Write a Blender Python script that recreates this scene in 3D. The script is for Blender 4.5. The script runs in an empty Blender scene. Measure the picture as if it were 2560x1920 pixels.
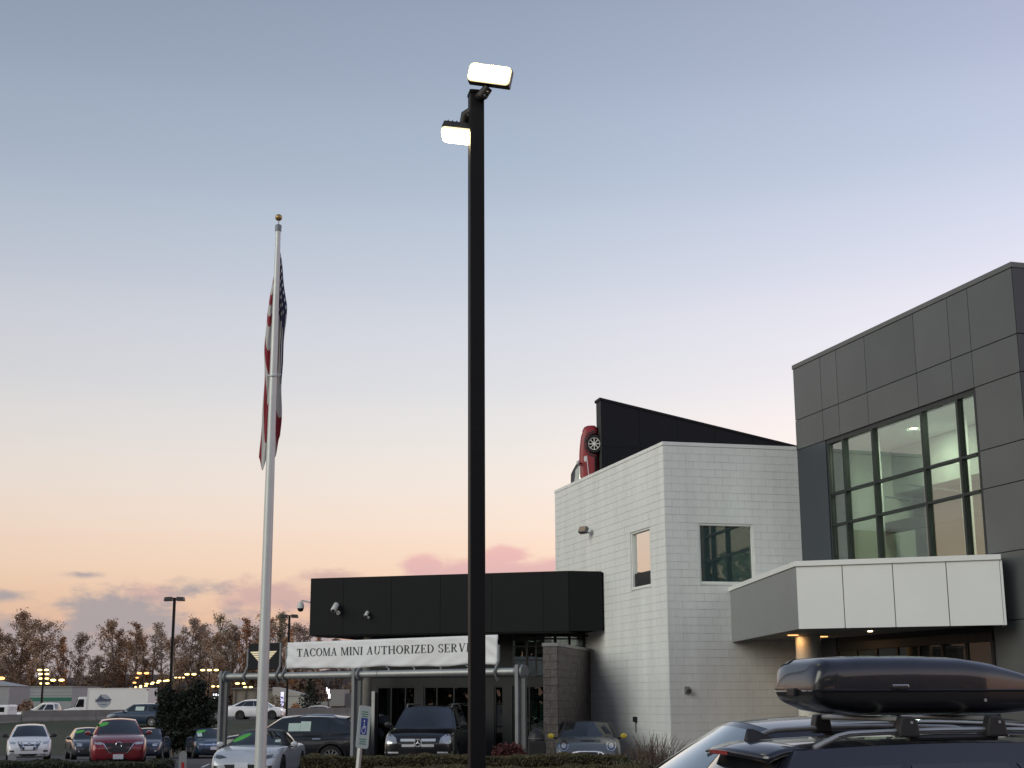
import bpy, bmesh, math, random
import numpy as np
from mathutils import Vector, Matrix
from mathutils.bvhtree import BVHTree

R = math.radians
scene = bpy.context.scene
COL = scene.collection

# ------------------------------------------------------------------ camera
cam_data = bpy.data.cameras.new('camera')
cam = bpy.data.objects.new('camera', cam_data)
COL.objects.link(cam)
cam_data.sensor_width = 36.0
cam_data.lens = 49.5
cam_data.clip_start = 0.1
cam_data.clip_end = 6000
cam.matrix_world = Matrix.Translation((0, 0, 1.96)) @ Matrix.Rotation(R(90 + 12.6), 4, 'X') @ Matrix.Rotation(R(-0.24), 4, 'Z')
scene.camera = cam

# ------------------------------------------------------------------ sun and view
sun_data = bpy.data.lights.new('dusk_sun', 'SUN')
sun_data.energy = 1.45
sun_data.angle = R(45)
sun_data.color = (1.0, 0.99, 0.86)
sun = bpy.data.objects.new('dusk_sun', sun_data)
COL.objects.link(sun)
SUN_FROM = Vector((-0.80, -0.52, 0.42))
sun.rotation_euler = SUN_FROM.to_track_quat('Z', 'Y').to_euler()
scene.view_settings.view_transform = 'Standard'
scene.view_settings.look = 'None'
scene.view_settings.exposure = 0.0
scene.view_settings.gamma = 1.0
scene.view_settings.use_curve_mapping = False
scene.cycles.max_bounces = 8
scene.cycles.transparent_max_bounces = 16
scene.cycles.use_denoising = True
scene.cycles.sample_clamp_indirect = 6.0


def srgb(r, g, b):
    def f(c):
        c /= 255.0
        return c / 12.92 if c <= 0.04045 else ((c + 0.055) / 1.055) ** 2.4
    return (f(r), f(g), f(b), 1.0)


# ------------------------------------------------------------------ sky
world = bpy.data.worlds.new('World')
scene.world = world
world.use_nodes = True
wn, wl = world.node_tree.nodes, world.node_tree.links
wn.clear()


def wnode(t, **kw):
    n = wn.new(t)
    for k, v in kw.items():
        setattr(n, k, v)
    return n


def wmath(op, a, b=None, c=None, clamp=False):
    n = wn.new('ShaderNodeMath')
    n.operation = op
    n.use_clamp = clamp
    for i, v in enumerate((a, b, c)):
        if v is None:
            continue
        if isinstance(v, (int, float)):
            n.inputs[i].default_value = v
        else:
            wl.new(v, n.inputs[i])
    return n.outputs[0]


def wmix(fac, a, b):
    n = wn.new('ShaderNodeMix')
    n.data_type = 'RGBA'
    if isinstance(fac, (int, float)):
        n.inputs[0].default_value = fac
    else:
        wl.new(fac, n.inputs[0])
    for i, v in ((6, a), (7, b)):
        if isinstance(v, tuple):
            n.inputs[i].default_value = v
        else:
            wl.new(v, n.inputs[i])
    return n.outputs[2]


tc = wnode('ShaderNodeTexCoord')
sep = wnode('ShaderNodeSeparateXYZ')
wl.new(tc.outputs['Generated'], sep.inputs[0])
dx, dy, dz = sep.outputs
elev = wmath('MULTIPLY', wmath('ARCSINE', dz), 180 / math.pi)
azim = wmath('MULTIPLY', wmath('ARCTAN2', dx, dy), 180 / math.pi)   # 0 = straight ahead, + to the right
ramp = wnode('ShaderNodeValToRGB')
ramp.color_ramp.interpolation = 'CARDINAL'
SKY = [(0, (212, 168, 148)), (2.5, (232, 188, 161)), (4.5, (246, 212, 185)), (6.3, (249, 223, 203)), (7.9, (245, 229, 216)),
       (9.5, (239, 230, 223)), (12, (225, 224, 226)), (16, (206, 211, 222)), (20, (181, 193, 210)), (24, (163, 176, 196)),
       (28, (147, 160, 181)), (36, (134, 148, 172)), (60, (116, 132, 160))]
els = ramp.color_ramp.elements
while len(els) < len(SKY):
    els.new(0.5)
for e, (deg, c) in zip(els, SKY):
    e.position = deg / 60.0
    e.color = srgb(*c)
wl.new(wmath('DIVIDE', elev, 60.0, clamp=True), ramp.inputs[0])
sky_col = ramp.outputs[0]
# a touch of physical dusk sky so that the dome turns bluer away from the afterglow
nish = wnode('ShaderNodeTexSky')
nish.sky_type = 'NISHITA'
nish.sun_disc = False
nish.sun_elevation = R(2.0)
nish.sun_rotation = math.atan2(SUN_FROM.x, SUN_FROM.y)
nish.ozone_density = 3.0
nish_s = wnode('ShaderNodeMix')
nish_s.data_type = 'RGBA'
nish_s.blend_type = 'MULTIPLY'
nish_s.inputs[0].default_value = 1.0
wl.new(nish.outputs[0], nish_s.inputs[6])
nish_s.inputs[7].default_value = (0.12, 0.12, 0.12, 1)
sky_col = wmix(0.04, sky_col, nish_s.outputs[2])
# the dome is a little brighter towards the right of the view, where the afterglow lies
az_r = wmath('MULTIPLY', wmath('MINIMUM', wmath('MAXIMUM', azim, 0.0), 30.0), 0.0135)
az_l = wmath('MULTIPLY', wmath('MAXIMUM', wmath('MINIMUM', azim, 0.0), -30.0), 0.006)
azf = wnode('ShaderNodeCombineColor')
fac_ = wmath('ADD', 1.0, wmath('ADD', az_r, az_l))
wl.new(fac_, azf.inputs[0])
wl.new(wmath('ADD', 1.0, wmath('ADD', wmath('MULTIPLY', az_r, 0.70), az_l)), azf.inputs[1])
wl.new(wmath('ADD', 1.0, wmath('ADD', wmath('MULTIPLY', az_r, 0.76), az_l)), azf.inputs[2])
azm = wnode('ShaderNodeMix')
azm.data_type = 'RGBA'
azm.blend_type = 'MULTIPLY'
azm.clamp_result = False
azm.inputs[0].default_value = 1.0
wl.new(sky_col, azm.inputs[6])
wl.new(azf.outputs[0], azm.inputs[7])
sky_col = azm.outputs[2]

# clouds low over the horizon: soft banks in azimuth / elevation, broken up by noise
comb = wnode('ShaderNodeCombineXYZ')
wl.new(wmath('MULTIPLY', azim, 0.55), comb.inputs[0])
wl.new(wmath('MULTIPLY', elev, 1.15), comb.inputs[1])
noi = wnode('ShaderNodeTexNoise')
noi.inputs['Scale'].default_value = 1.25
noi.inputs['Detail'].default_value = 9.0
noi.inputs['Roughness'].default_value = 0.62
wl.new(comb.outputs[0], noi.inputs['Vector'])
nval = wmath('SUBTRACT', noi.outputs[0], 0.5)


def bank(az, el, ra, re, soft, wob):
    a = wmath('DIVIDE', wmath('SUBTRACT', azim, az), ra)
    b = wmath('DIVIDE', wmath('SUBTRACT', elev, el), re)
    d = wmath('SQRT', wmath('ADD', wmath('MULTIPLY', a, a), wmath('MULTIPLY', b, b)))
    d = wmath('ADD', d, wmath('MULTIPLY', nval, wob))
    n = wn.new('ShaderNodeMapRange')
    n.interpolation_type = 'SMOOTHSTEP'
    n.inputs[1].default_value = 1.0
    n.inputs[2].default_value = 1.0 - soft
    wl.new(d, n.inputs[0])
    return n.outputs[0]


def mx(*v):
    o = v[0]
    for q in v[1:]:
        o = wmath('MAXIMUM', o, q)
    return o


grey = mx(bank(-15.6, 3.1, 2.9, 1.35, 0.55, 1.6), bank(-14.0, 1.2, 12.0, 2.7, 0.55, 1.4), bank(-18.6, 2.6, 2.0, 0.8, 0.7, 1.5),
          bank(-12.6, 4.3, 1.8, 0.60, 0.95, 2.4), bank(-19.6, 3.9, 1.1, 0.35, 0.95, 1.9), bank(-16.8, 4.75, 1.0, 0.20, 0.95, 1.8))
mauve = mx(bank(-9.6, 4.0, 3.6, 1.0, 0.85, 1.9), bank(-7.4, 4.8, 1.7, 0.38, 0.9, 1.8), bank(-9.0, 2.4, 4.6, 1.1, 0.85, 1.6), bank(-14.2, 4.0, 2.0, 0.6, 0.95, 2.0))
pink = mx(bank(-0.8, 4.9, 4.0, 0.95, 0.55, 0.9), bank(-0.3, 5.6, 1.5, 0.55, 0.60, 1.0), bank(-3.6, 5.2, 1.3, 0.6, 0.55, 0.9), bank(2.0, 5.0, 2.4, 0.8, 0.7, 0.8))
sky_col = wmix(wmath('MULTIPLY', mauve, 0.80), sky_col, srgb(199, 165, 163))
sky_col = wmix(wmath('MULTIPLY', grey, 0.94), sky_col, srgb(166, 157, 159))
pv = wnode('ShaderNodeMapRange')
pv.inputs[1].default_value = 4.3
pv.inputs[2].default_value = 5.8
wl.new(elev, pv.inputs[0])
sky_col = wmix(wmath('MULTIPLY', pink, 0.90), sky_col, wmix(pv.outputs[0], srgb(208, 172, 174), srgb(230, 180, 177)))
bg = wnode('ShaderNodeBackground')
bg.inputs['Strength'].default_value = 1.06
wl.new(sky_col, bg.inputs['Color'])
wo = wnode('ShaderNodeOutputWorld')
wl.new(bg.outputs[0], wo.inputs['Surface'])

# ------------------------------------------------------------------ materials
MATS = {}


def mat(name, color, rough=0.6, metal=0.0, coat=0.0, var=0.0, vscale=3.0, bump=0.0, bscale=30.0, emit=None, estr=0.0,
        spec=0.5, color2=None, stretch=None, world_space=False):
    if name in MATS:
        return MATS[name]
    m = bpy.data.materials.new(name)
    m.use_nodes = True
    nt = m.node_tree
    b = nt.nodes['Principled BSDF']
    c = tuple(color) + (1.0,) if len(color) == 3 else color
    b.inputs['Base Color'].default_value = c
    b.inputs['Roughness'].default_value = rough
    b.inputs['Metallic'].default_value = metal
    b.inputs['Coat Weight'].default_value = coat
    b.inputs['Coat Roughness'].default_value = 0.04
    b.inputs['Specular IOR Level'].default_value = spec
    if var or bump or color2:
        t = nt.nodes.new('ShaderNodeTexCoord')
        vec = t.outputs['Object']
        if world_space:
            vec = nt.nodes.new('ShaderNodeNewGeometry').outputs['Position']
        if stretch:
            mp = nt.nodes.new('ShaderNodeMapping')
            mp.inputs['Scale'].default_value = stretch
            nt.links.new(vec, mp.inputs[0])
            vec = mp.outputs[0]
    if var or color2:
        n = nt.nodes.new('ShaderNodeTexNoise')
        n.inputs['Scale'].default_value = vscale
        n.inputs['Detail'].default_value = 5.0
        n.inputs['Roughness'].default_value = 0.62
        nt.links.new(vec, n.inputs['Vector'])
        mr = nt.nodes.new('ShaderNodeMapRange')
        mr.inputs[1].default_value = 0.3
        mr.inputs[2].default_value = 0.7
        nt.links.new(n.outputs[0], mr.inputs[0])
        mix = nt.nodes.new('ShaderNodeMix')
        mix.data_type = 'RGBA'
        nt.links.new(mr.outputs[0], mix.inputs[0])
        if color2:
            mix.inputs[6].default_value = c
            mix.inputs[7].default_value = tuple(color2) + (1.0,)
        else:
            mix.inputs[6].default_value = tuple(x * (1 - var) for x in c[:3]) + (1,)
            mix.inputs[7].default_value = tuple(min(1, x * (1 + var)) for x in c[:3]) + (1,)
        nt.links.new(mix.outputs[2], b.inputs['Base Color'])
    if bump:
        n2 = nt.nodes.new('ShaderNodeTexNoise')
        n2.inputs['Scale'].default_value = bscale
        n2.inputs['Detail'].default_value = 4.0
        nt.links.new(vec, n2.inputs['Vector'])
        bp = nt.nodes.new('ShaderNodeBump')
        bp.inputs['Strength'].default_value = bump
        bp.inputs['Distance'].default_value = 0.02
        nt.links.new(n2.outputs[0], bp.inputs['Height'])
        nt.links.new(bp.outputs[0], b.inputs['Normal'])
    if emit:
        b.inputs['Emission Color'].default_value = tuple(emit) + (1.0,)
        b.inputs['Emission Strength'].default_value = estr
    MATS[name] = m
    return m


def glass_mat(name, tint, refl=1.0, rough=0.0, base=None):
    """thin pane: tinted see-through (or a dark body) under a mirror reflection that grows at glancing angles"""
    if name in MATS:
        return MATS[name]
    m = bpy.data.materials.new(name)
    m.use_nodes = True
    nt = m.node_tree
    nt.nodes.clear()
    out = nt.nodes.new('ShaderNodeOutputMaterial')
    mx_ = nt.nodes.new('ShaderNodeMixShader')
    gl = nt.nodes.new('ShaderNodeBsdfGlossy')
    gl.inputs['Roughness'].default_value = rough
    gl.inputs['Color'].default_value = (0.95, 0.97, 0.96, 1)
    if base:
        tr = nt.nodes.new('ShaderNodeBsdfDiffuse')
        tr.inputs[0].default_value = tuple(base) + (1,)
    else:
        tr = nt.nodes.new('ShaderNodeBsdfTransparent')
        tr.inputs[0].default_value = tuple(tint) + (1,)
    fr = nt.nodes.new('ShaderNodeFresnel')
    fr.inputs[0].default_value = 1.5
    mu = nt.nodes.new('ShaderNodeMath')
    mu.operation = 'MULTIPLY_ADD'
    mu.use_clamp = True
    mu.inputs[1].default_value = 1.6
    mu.inputs[2].default_value = refl
    # the same reflectance from inside the pane as from outside
    ge = nt.nodes.new('ShaderNodeNewGeometry')
    ib = nt.nodes.new('ShaderNodeMapRange')
    ib.inputs[3].default_value = 1.5
    ib.inputs[4].default_value = 1 / 1.5
    nt.links.new(ge.outputs['Backfacing'], ib.inputs[0])
    nt.links.new(ib.outputs[0], fr.inputs[0])
    nt.links.new(fr.outputs[0], mu.inputs[0])
    nt.links.new(mu.outputs[0], mx_.inputs[0])
    nt.links.new(tr.outputs[0], mx_.inputs[1])
    nt.links.new(gl.outputs[0], mx_.inputs[2])
    nt.links.new(mx_.outputs[0], out.inputs[0])
    MATS[name] = m
    return m


def paint(name, c, metal=0.25, rough=0.38):
    return mat(name, c, rough, metal, 1.0, var=0.06, vscale=2.0)


M_asphalt = mat('asphalt', (0.050, 0.050, 0.052), 0.9, var=0.35, vscale=0.35, bump=0.5, bscale=60)
M_grass = mat('grass', (0.020, 0.030, 0.011), 0.95, bump=1.0, bscale=9, color2=(0.038, 0.042, 0.018), vscale=0.5)
M_earth = mat('far_ground', (0.06, 0.055, 0.04), 0.95, var=0.3, vscale=0.1)
M_conc = mat('concrete', (0.20, 0.197, 0.18), 0.9, var=0.16, vscale=1.2, bump=0.3, bscale=20)
M_curb = mat('kerb_concrete', (0.33, 0.32, 0.30), 0.9, var=0.2, vscale=4)
M_white_block = mat('white_painted_block', (0.79, 0.80, 0.775), 0.75, var=0.085, vscale=0.9, bump=0.3, bscale=9, stretch=(1.8, 1.8, 0.30), world_space=True)
M_mortar = mat('painted_mortar', (0.63, 0.635, 0.62), 0.9, var=0.28, vscale=1.1, world_space=True)
M_wall_core = mat('wall_core', (0.55, 0.55, 0.54), 0.9)
M_grey_block = mat('split_face_block', (0.13, 0.115, 0.105), 0.95, var=0.25, vscale=6, bump=1.0, bscale=18)
M_grey_mortar = mat('grey_mortar', (0.17, 0.155, 0.145), 0.95, var=0.2, vscale=5)
M_panel = mat('grey_metal_panel', (0.105, 0.114, 0.112), 0.42, 0.15, var=0.10, vscale=0.5, bump=0.25, bscale=0.7)
M_panel2 = mat('darker_metal_panel', (0.045, 0.055, 0.066), 0.40, 0.15, var=0.05, vscale=0.8)  # darker blue-grey than the other tower panels
M_joint = mat('dark_joint', (0.045, 0.046, 0.047), 0.9)
M_fjoint = mat('fascia_joint', (0.008, 0.009, 0.009), 0.9, spec=0.1)
M_cap = mat('grey_parapet_cap', (0.135, 0.14, 0.138), 0.5, 0.2, var=0.06, vscale=2)
M_white_panel = mat('white_metal_panel', (0.80, 0.815, 0.77), 0.45, var=0.03, vscale=0.7)
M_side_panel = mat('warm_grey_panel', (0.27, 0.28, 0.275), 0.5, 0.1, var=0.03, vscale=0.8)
M_soffit = mat('soffit', (0.20, 0.195, 0.18), 0.7, var=0.08)
M_dark_panel = mat('charcoal_panel', (0.011, 0.0128, 0.0128), 0.60, 0.0, var=0.08, vscale=0.7, spec=0.15)
M_black_panel = mat('black_panel', (0.010, 0.012, 0.016), 0.6, 0.0, var=0.1, vscale=0.6, spec=0.2)
M_frame = mat('green_grey_mullion', (0.028, 0.034, 0.032), 0.45, 0.3)
M_dframe = mat('dark_mullion', (0.02, 0.021, 0.022), 0.5, 0.2)
M_glass = glass_mat('showroom_glass', (0.74, 0.82, 0.75), 0.09)
M_dglass = glass_mat('tinted_glass', (0.34, 0.42, 0.39), 0.02)
M_mglass = glass_mat('mirror_glass', (0.2, 0.2, 0.2), 0.62, base=(0.05, 0.05, 0.045))
M_rglass = glass_mat('blue_green_glass', (0.2, 0.2, 0.2), 0.10, base=(0.035, 0.06, 0.062))
M_sglass = glass_mat('shopfront_glass', (.2, .2, .2), -0.06, base=(0.03, 0.036, 0.034))
M_cglass = glass_mat('car_glass', (0.2, 0.2, 0.2), 0.03, base=(0.012, 0.014, 0.016))
M_room = mat('room_wall', (0.70, 0.74, 0.65), 0.8)
M_ceil = mat('room_ceiling', (0.80, 0.82, 0.78), 0.8)
M_roomfloor = mat('room_floor', (0.35, 0.34, 0.31), 0.6)
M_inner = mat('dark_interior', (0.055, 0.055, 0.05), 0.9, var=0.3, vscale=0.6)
M_galv = mat('galvanised_steel', (0.40, 0.41, 0.40), 0.48, 0.7, var=0.08, vscale=5)
M_gpost = mat('grey_painted_post', (0.20, 0.215, 0.22), 0.5, 0.3, var=0.08, vscale=4)
M_bracket = mat('bracket_steel', (0.12, 0.125, 0.13), 0.5, 0.4)
M_banner = mat('white_vinyl', (0.78, 0.79, 0.80), 0.55, var=0.03, vscale=1.0)
M_ink = mat('dark_ink', (0.03, 0.035, 0.04), 0.6)
M_sign = mat('sign_black', (0.014, 0.015, 0.018), 0.6, var=0.1, spec=0.15)
M_wing = mat('wing_glow', (0.75, 0.68, 0.50), 0.35, 0.4, emit=(1.0, 0.86, 0.55), estr=0.25)  # faint warm glow put into the badge material
M_pole = mat('bronze_pole', (0.0075, 0.0075, 0.0080), 0.5, 0.0, var=0.12, vscale=2, bump=0.1, bscale=15, spec=0.18)
M_fpole = mat('white_flagpole', (0.60, 0.62, 0.60), 0.40, 0.25, var=0.06, vscale=3)
M_gold = mat('gold_ball', (0.42, 0.29, 0.12), 0.4, 0.7)
M_lampbody = mat('lamp_housing', (0.035, 0.032, 0.03), 0.5, 0.3)
M_lampface = mat('lamp_lens', (0.9, 0.85, 0.7), 0.4, emit=(1.0, 0.80, 0.46), estr=32)
M_lampwarm = mat('lamp_warm_rim', (0.9, 0.8, 0.5), 0.4, emit=(1.0, 0.80, 0.42), estr=0.95)
M_farlamp = mat('sodium_lamp', (0.9, 0.7, 0.3), 0.5, emit=(1.0, 0.66, 0.20), estr=5.5)
M_farlamp2 = mat('orange_lamp', (0.9, 0.5, 0.2), 0.5, emit=(1.0, 0.42, 0.10), estr=4)
M_whitelamp = mat('white_lamp', (0.9, 0.9, 0.9), 0.5, emit=(0.95, 0.95, 1.0), estr=1.6)
M_bluelamp = mat('violet_lit_panel', (0.6, 0.6, 0.9), 0.5, emit=(0.62, 0.62, 1.0), estr=1.1)
M_down = mat('downlight', (0.9, 0.8, 0.6), 0.5, emit=(1.0, 0.78, 0.45), estr=12)
M_orange = mat('warm_downlight', (0.9, 0.6, 0.3), 0.5, emit=(1.0, 0.45, 0.15), estr=2.2)
M_bark = mat('bark', (0.17, 0.135, 0.11), 0.95, var=0.3, vscale=2)
M_leafs = [mat('autumn_leaf_brown', (0.33, 0.225, 0.15), 0.9, var=0.40, vscale=0.6),
           mat('autumn_leaf_rust', (0.39, 0.215, 0.115), 0.9, var=0.35, vscale=0.6),
           mat('autumn_leaf_grey', (0.33, 0.25, 0.195), 0.9, var=0.35, vscale=0.6),
           mat('autumn_leaf_olive', (0.28, 0.24, 0.16), 0.9, var=0.35, vscale=0.6)]
M_brush = mat('undergrowth_brown', (0.20, 0.14, 0.10), 0.95, var=0.5, vscale=0.25)
M_pine = mat('pine_needles', (0.013, 0.020, 0.012), 0.9, var=0.5, vscale=1.5)
M_hedge = mat('hedge_leaf', (0.055, 0.055, 0.022), 0.8, color2=(0.105, 0.082, 0.038), vscale=2.2)
M_hedge2 = mat('hedge_leaf_dark', (0.028, 0.034, 0.016), 0.8, color2=(0.05, 0.05, 0.024), vscale=2.2)
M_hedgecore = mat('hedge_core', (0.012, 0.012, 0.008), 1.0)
M_redleaf = mat('burgundy_leaf', (0.085, 0.020, 0.020), 0.8, var=0.5, vscale=3)
M_twig = mat('bare_twig', (0.11, 0.075, 0.055), 0.9, var=0.3, vscale=3)
M_ridge = mat('far_ridge', (0.052, 0.058, 0.066), 1.0, var=0.25, vscale=0.03)
M_tyre = mat('tyre_rubber', (0.014, 0.014, 0.014), 0.85)
M_rim = mat('alloy_rim', (0.55, 0.56, 0.57), 0.32, 0.85)
M_drim = mat('dark_rim', (0.09, 0.09, 0.095), 0.4, 0.7)
M_wrim = mat('white_rim', (0.75, 0.74, 0.68), 0.5)
M_arch = mat('wheel_arch_black', (0.010, 0.010, 0.010), 0.9)
M_plastic = mat('black_plastic', (0.016, 0.016, 0.017), 0.5, var=0.1)
M_gloss = mat('gloss_black_plastic', (0.010, 0.010, 0.012), 0.16, 0.0, 0.6)
M_bright = mat('chrome_sky_bright', (0.78, 0.79, 0.80), 0.30, 0.35, 0.5)  # pale base colour stands in for sky reflected in the chrome
M_chrome = mat('chrome', (0.72, 0.73, 0.74), 0.14, 1.0)
M_lens = mat('headlight_lens', (0.50, 0.52, 0.54), 0.14, 0.5, 1.0)
M_lensd = mat('headlight_lens_dark', (0.10, 0.11, 0.12), 0.12, 0.5, 1.0)
M_tail = mat('red_lens', (0.30, 0.02, 0.02), 0.2, 0.0, 1.0)
M_plate = mat('licence_plate', (0.66, 0.68, 0.72), 0.5, var=0.15, vscale=25)
M_green = mat('lime_sticker', (0.085, 0.40, 0.055), 0.55)
M_paper = mat('window_paper', (0.50, 0.62, 0.56), 0.7, var=0.06, vscale=8)
M_poster = mat('poster_paper', (0.55, 0.64, 0.58), 0.7, var=0.12, vscale=6)
M_seat = mat('cabin_dark', (0.02, 0.02, 0.022), 0.8)

P_white = paint('paint_white', (0.72, 0.73, 0.74), 0.0)
P_silver = paint('paint_silver_white', (0.50, 0.53, 0.56), 0.15)
P_red = paint('paint_red', (0.20, 0.008, 0.016))
P_scarlet = mat('paint_scarlet', (0.27, 0.010, 0.016), 0.5, 0.0, 0.25, var=0.05)
P_black = paint('paint_black', (0.009, 0.009, 0.011), 0.1, 0.3)
P_black2 = paint('paint_blue_black', (0.012, 0.014, 0.022), 0.2, 0.3)
P_navy = paint('paint_navy', (0.016, 0.024, 0.055))
P_char = paint('paint_charcoal', (0.030, 0.032, 0.040))
P_blue = paint('paint_blue', (0.022, 0.045, 0.085))
P_grey = paint('paint_grey', (0.105, 0.125, 0.14))
P_beige = paint('paint_champagne', (0.33, 0.31, 0.28))


# ------------------------------------------------------------------ mesh helpers
class MB:
    def __init__(self):
        self.v, self.f = [], []

    def add(self, vs, fs):
        o = len(self.v)
        self.v += [tuple(p) for p in vs]
        self.f += [tuple(i + o for i in q) for q in fs]
        return self

    def box(self, x0, x1, y0, y1, z0, z1, M=None):
        vs = [Vector((x, y, z)) for z in (z0, z1) for y in (y0, y1) for x in (x0, x1)]
        if M is not None:
            vs = [M @ p for p in vs]
        return self.add(vs, [(0, 2, 3, 1), (4, 5, 7, 6), (0, 1, 5, 4), (2, 6, 7, 3), (0, 4, 6, 2), (1, 3, 7, 5)])

    def prism(self, poly, z0, z1, M=None):
        n = len(poly)
        vs = [Vector((p[0], p[1], z0)) for p in poly] + [Vector((p[0], p[1], z1)) for p in poly]
        if M is not None:
            vs = [M @ p for p in vs]
        fs = [tuple(range(n - 1, -1, -1)), tuple(range(n, 2 * n))]
        fs += [(i, (i + 1) % n, n + (i + 1) % n, n + i) for i in range(n)]
        return self.add(vs, fs)

    def tube(self, pts, rad, n=8, cap=True):
        pts = [Vector(p) for p in pts]
        if isinstance(rad, (int, float)):
            rad = [rad] * len(pts)
        rings = []
        prev = None
        for i, p in enumerate(pts):
            d = (pts[min(i + 1, len(pts) - 1)] - pts[max(i - 1, 0)]).normalized()
            if prev is None:
                a = d.orthogonal().normalized()
            else:
                a = (prev - d * prev.dot(d))
                a = a.normalized() if a.length > 1e-6 else d.orthogonal().normalized()
            prev = a
            b = d.cross(a)
            rings.append([p + (a * math.cos(2 * math.pi * k / n) + b * math.sin(2 * math.pi * k / n)) * rad[i] for k in range(n)])
        vs = [q for r in rings for q in r]
        fs = []
        for i in range(len(pts) - 1):
            for k in range(n):
                fs.append((i * n + k, i * n + (k + 1) % n, (i + 1) * n + (k + 1) % n, (i + 1) * n + k))
        if cap:
            fs.append(tuple(range(n - 1, -1, -1)))
            fs.append(tuple((len(pts) - 1) * n + k for k in range(n)))
        return self.add(vs, fs)

    def lathe(self, prof, n=24, M=None, cap=True):
        """profile [(r, z)...] turned about the local z axis"""
        vs, fs = [], []
        for r, z in prof:
            for k in range(n):
                a = 2 * math.pi * k / n
                vs.append(Vector((r * math.cos(a), r * math.sin(a), z)))
        if M is not None:
            vs = [M @ p for p in vs]
        for i in range(len(prof) - 1):
            for k in range(n):
                fs.append((i * n + k, i * n + (k + 1) % n, (i + 1) * n + (k + 1) % n, (i + 1) * n + k))
        if cap:
            fs.append(tuple(range(n - 1, -1, -1)))
            fs.append(tuple((len(prof) - 1) * n + k for k in range(n)))
        return self.add(vs, fs)

    def grid(self, P, nu, nv):
        """P(i, j) -> point"""
        vs = [P(i / nu, j / nv) for i in range(nu + 1) for j in range(nv + 1)]
        fs = [(i * (nv + 1) + j, (i + 1) * (nv + 1) + j, (i + 1) * (nv + 1) + j + 1, i * (nv + 1) + j + 1)
              for i in range(nu) for j in range(nv)]
        return self.add(vs, fs)

    def mesh(self, name, smooth=None, bevel=0.0, weld=False, recalc=True):
        me = bpy.data.meshes.new(name)
        me.from_pydata(self.v, [], self.f)
        if bevel or weld or recalc:
            bm = bmesh.new()
            bm.from_mesh(me)
            if weld:
                bmesh.ops.remove_doubles(bm, verts=bm.verts, dist=1e-4)
            if recalc:
                bmesh.ops.recalc_face_normals(bm, faces=bm.faces)
            if bevel:
                ed = [e for e in bm.edges if len(e.link_faces) == 2 and e.calc_face_angle(0) > 0.5]
                bmesh.ops.bevel(bm, geom=ed, offset=bevel, segments=2, affect='EDGES', profile=0.6)
            bm.to_mesh(me)
            bm.free()
        if smooth is not None:
            me.polygons.foreach_set('use_smooth', [True] * len(me.polygons))
            me.set_sharp_from_angle(angle=R(smooth))
        me.update()
        return me


def link(name, me, m, parent=None, loc=None, rot=None):
    o = bpy.data.objects.new(name, me)
    if m is not None and not me.materials:
        me.materials.append(m)
    COL.objects.link(o)
    if parent is not None:
        o.parent = parent
    if loc is not None:
        o.location = loc
    if rot is not None:
        o.rotation_euler = rot
    return o


def build(name, mb, m, parent=None, smooth=None, bevel=0.0, loc=None, rot=None, weld=False):
    return link(name, mb.mesh(name, smooth, bevel, weld), m, parent, loc, rot)


def tag(o, label, cat, group=None, kind=None):
    o['label'] = label
    o['category'] = cat
    if group:
        o['group'] = group
    if kind:
        o['kind'] = kind
    return o


def thing(name, label, cat, loc=(0, 0, 0), rz=0.0, group=None):
    o = bpy.data.objects.new(name, None)
    o.empty_display_size = 0.2
    COL.objects.link(o)
    o.location = loc
    o.rotation_euler = (0, 0, rz)
    return tag(o, label, cat, group)


def structure(o):
    o['kind'] = 'structure'
    return o


def copy_tree(o, parent=None):
    c = o.copy()
    COL.objects.link(c)
    c.parent = parent
    for ch in list(o.children):
        copy_tree(ch, c)
    return c


rng = random.Random(7)
nrg = np.random.default_rng(11)


def interp(x, pts):
    if x <= pts[0][0]:
        return pts[0][1]
    for (a, va), (b, vb) in zip(pts, pts[1:]):
        if x <= b:
            return va + (vb - va) * (x - a) / (b - a)
    return pts[-1][1]


# ------------------------------------------------------------------ ground
def bar_d(x, y):
    """signed distance beyond the roadside barrier line (+ = far side)"""
    return (y - (144.5 + 0.844 * x)) / math.sqrt(1 + 0.844 ** 2)


def zg(x, y):
    z = interp(y, [(42, 0), (46, -0.13), (58, -0.40), (72, -0.87), (80, -1.0), (95, -0.50), (106, -0.12), (112, 0.36), (170, 0.40)])
    t = min(1, max(0, (bar_d(x, y) - 0.8) / 1.5)) if x < 15 else 0.0
    return z * (1 - t) + (-0.12) * t


ys = [-60, -20, 0, 20, 40, 42, 44, 46, 50, 54, 58, 65, 72, 76, 80.0]
mb = MB()
mb.grid(lambda u, v: Vector((-120 + 240 * v, ys[round(u * (len(ys) - 1))], zg(0, ys[round(u * (len(ys) - 1))]))), len(ys) - 1, 24)
structure(build('parking_lot', mb, M_asphalt))
mb = MB()
nx, ny = 130, 60
mb.grid(lambda u, v: Vector((-170 + 260 * v, 80 + 120 * u, zg(-170 + 260 * v, 80 + 120 * u))), ny, nx)
structure(build('grass_bank', mb, M_grass, smooth=60))
mb = MB()
mb.add([(-1500, 199.9, -0.36), (1500, 199.9, -0.36), (2500, 3000, -0.4), (-2500, 3000, -0.4)], [(0, 1, 2, 3)])
structure(build('far_ground', mb, M_earth))


def along(x, off, dz=0.0):
    """point at signed distance off beyond the barrier line, near line position x"""
    n = Vector((-0.844, 1.0, 0)).normalized()
    p = Vector((x, 144.5 + 0.844 * x, 0)) + n * off
    return Vector((p.x, p.y, zg(p.x, p.y) + dz))


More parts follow.
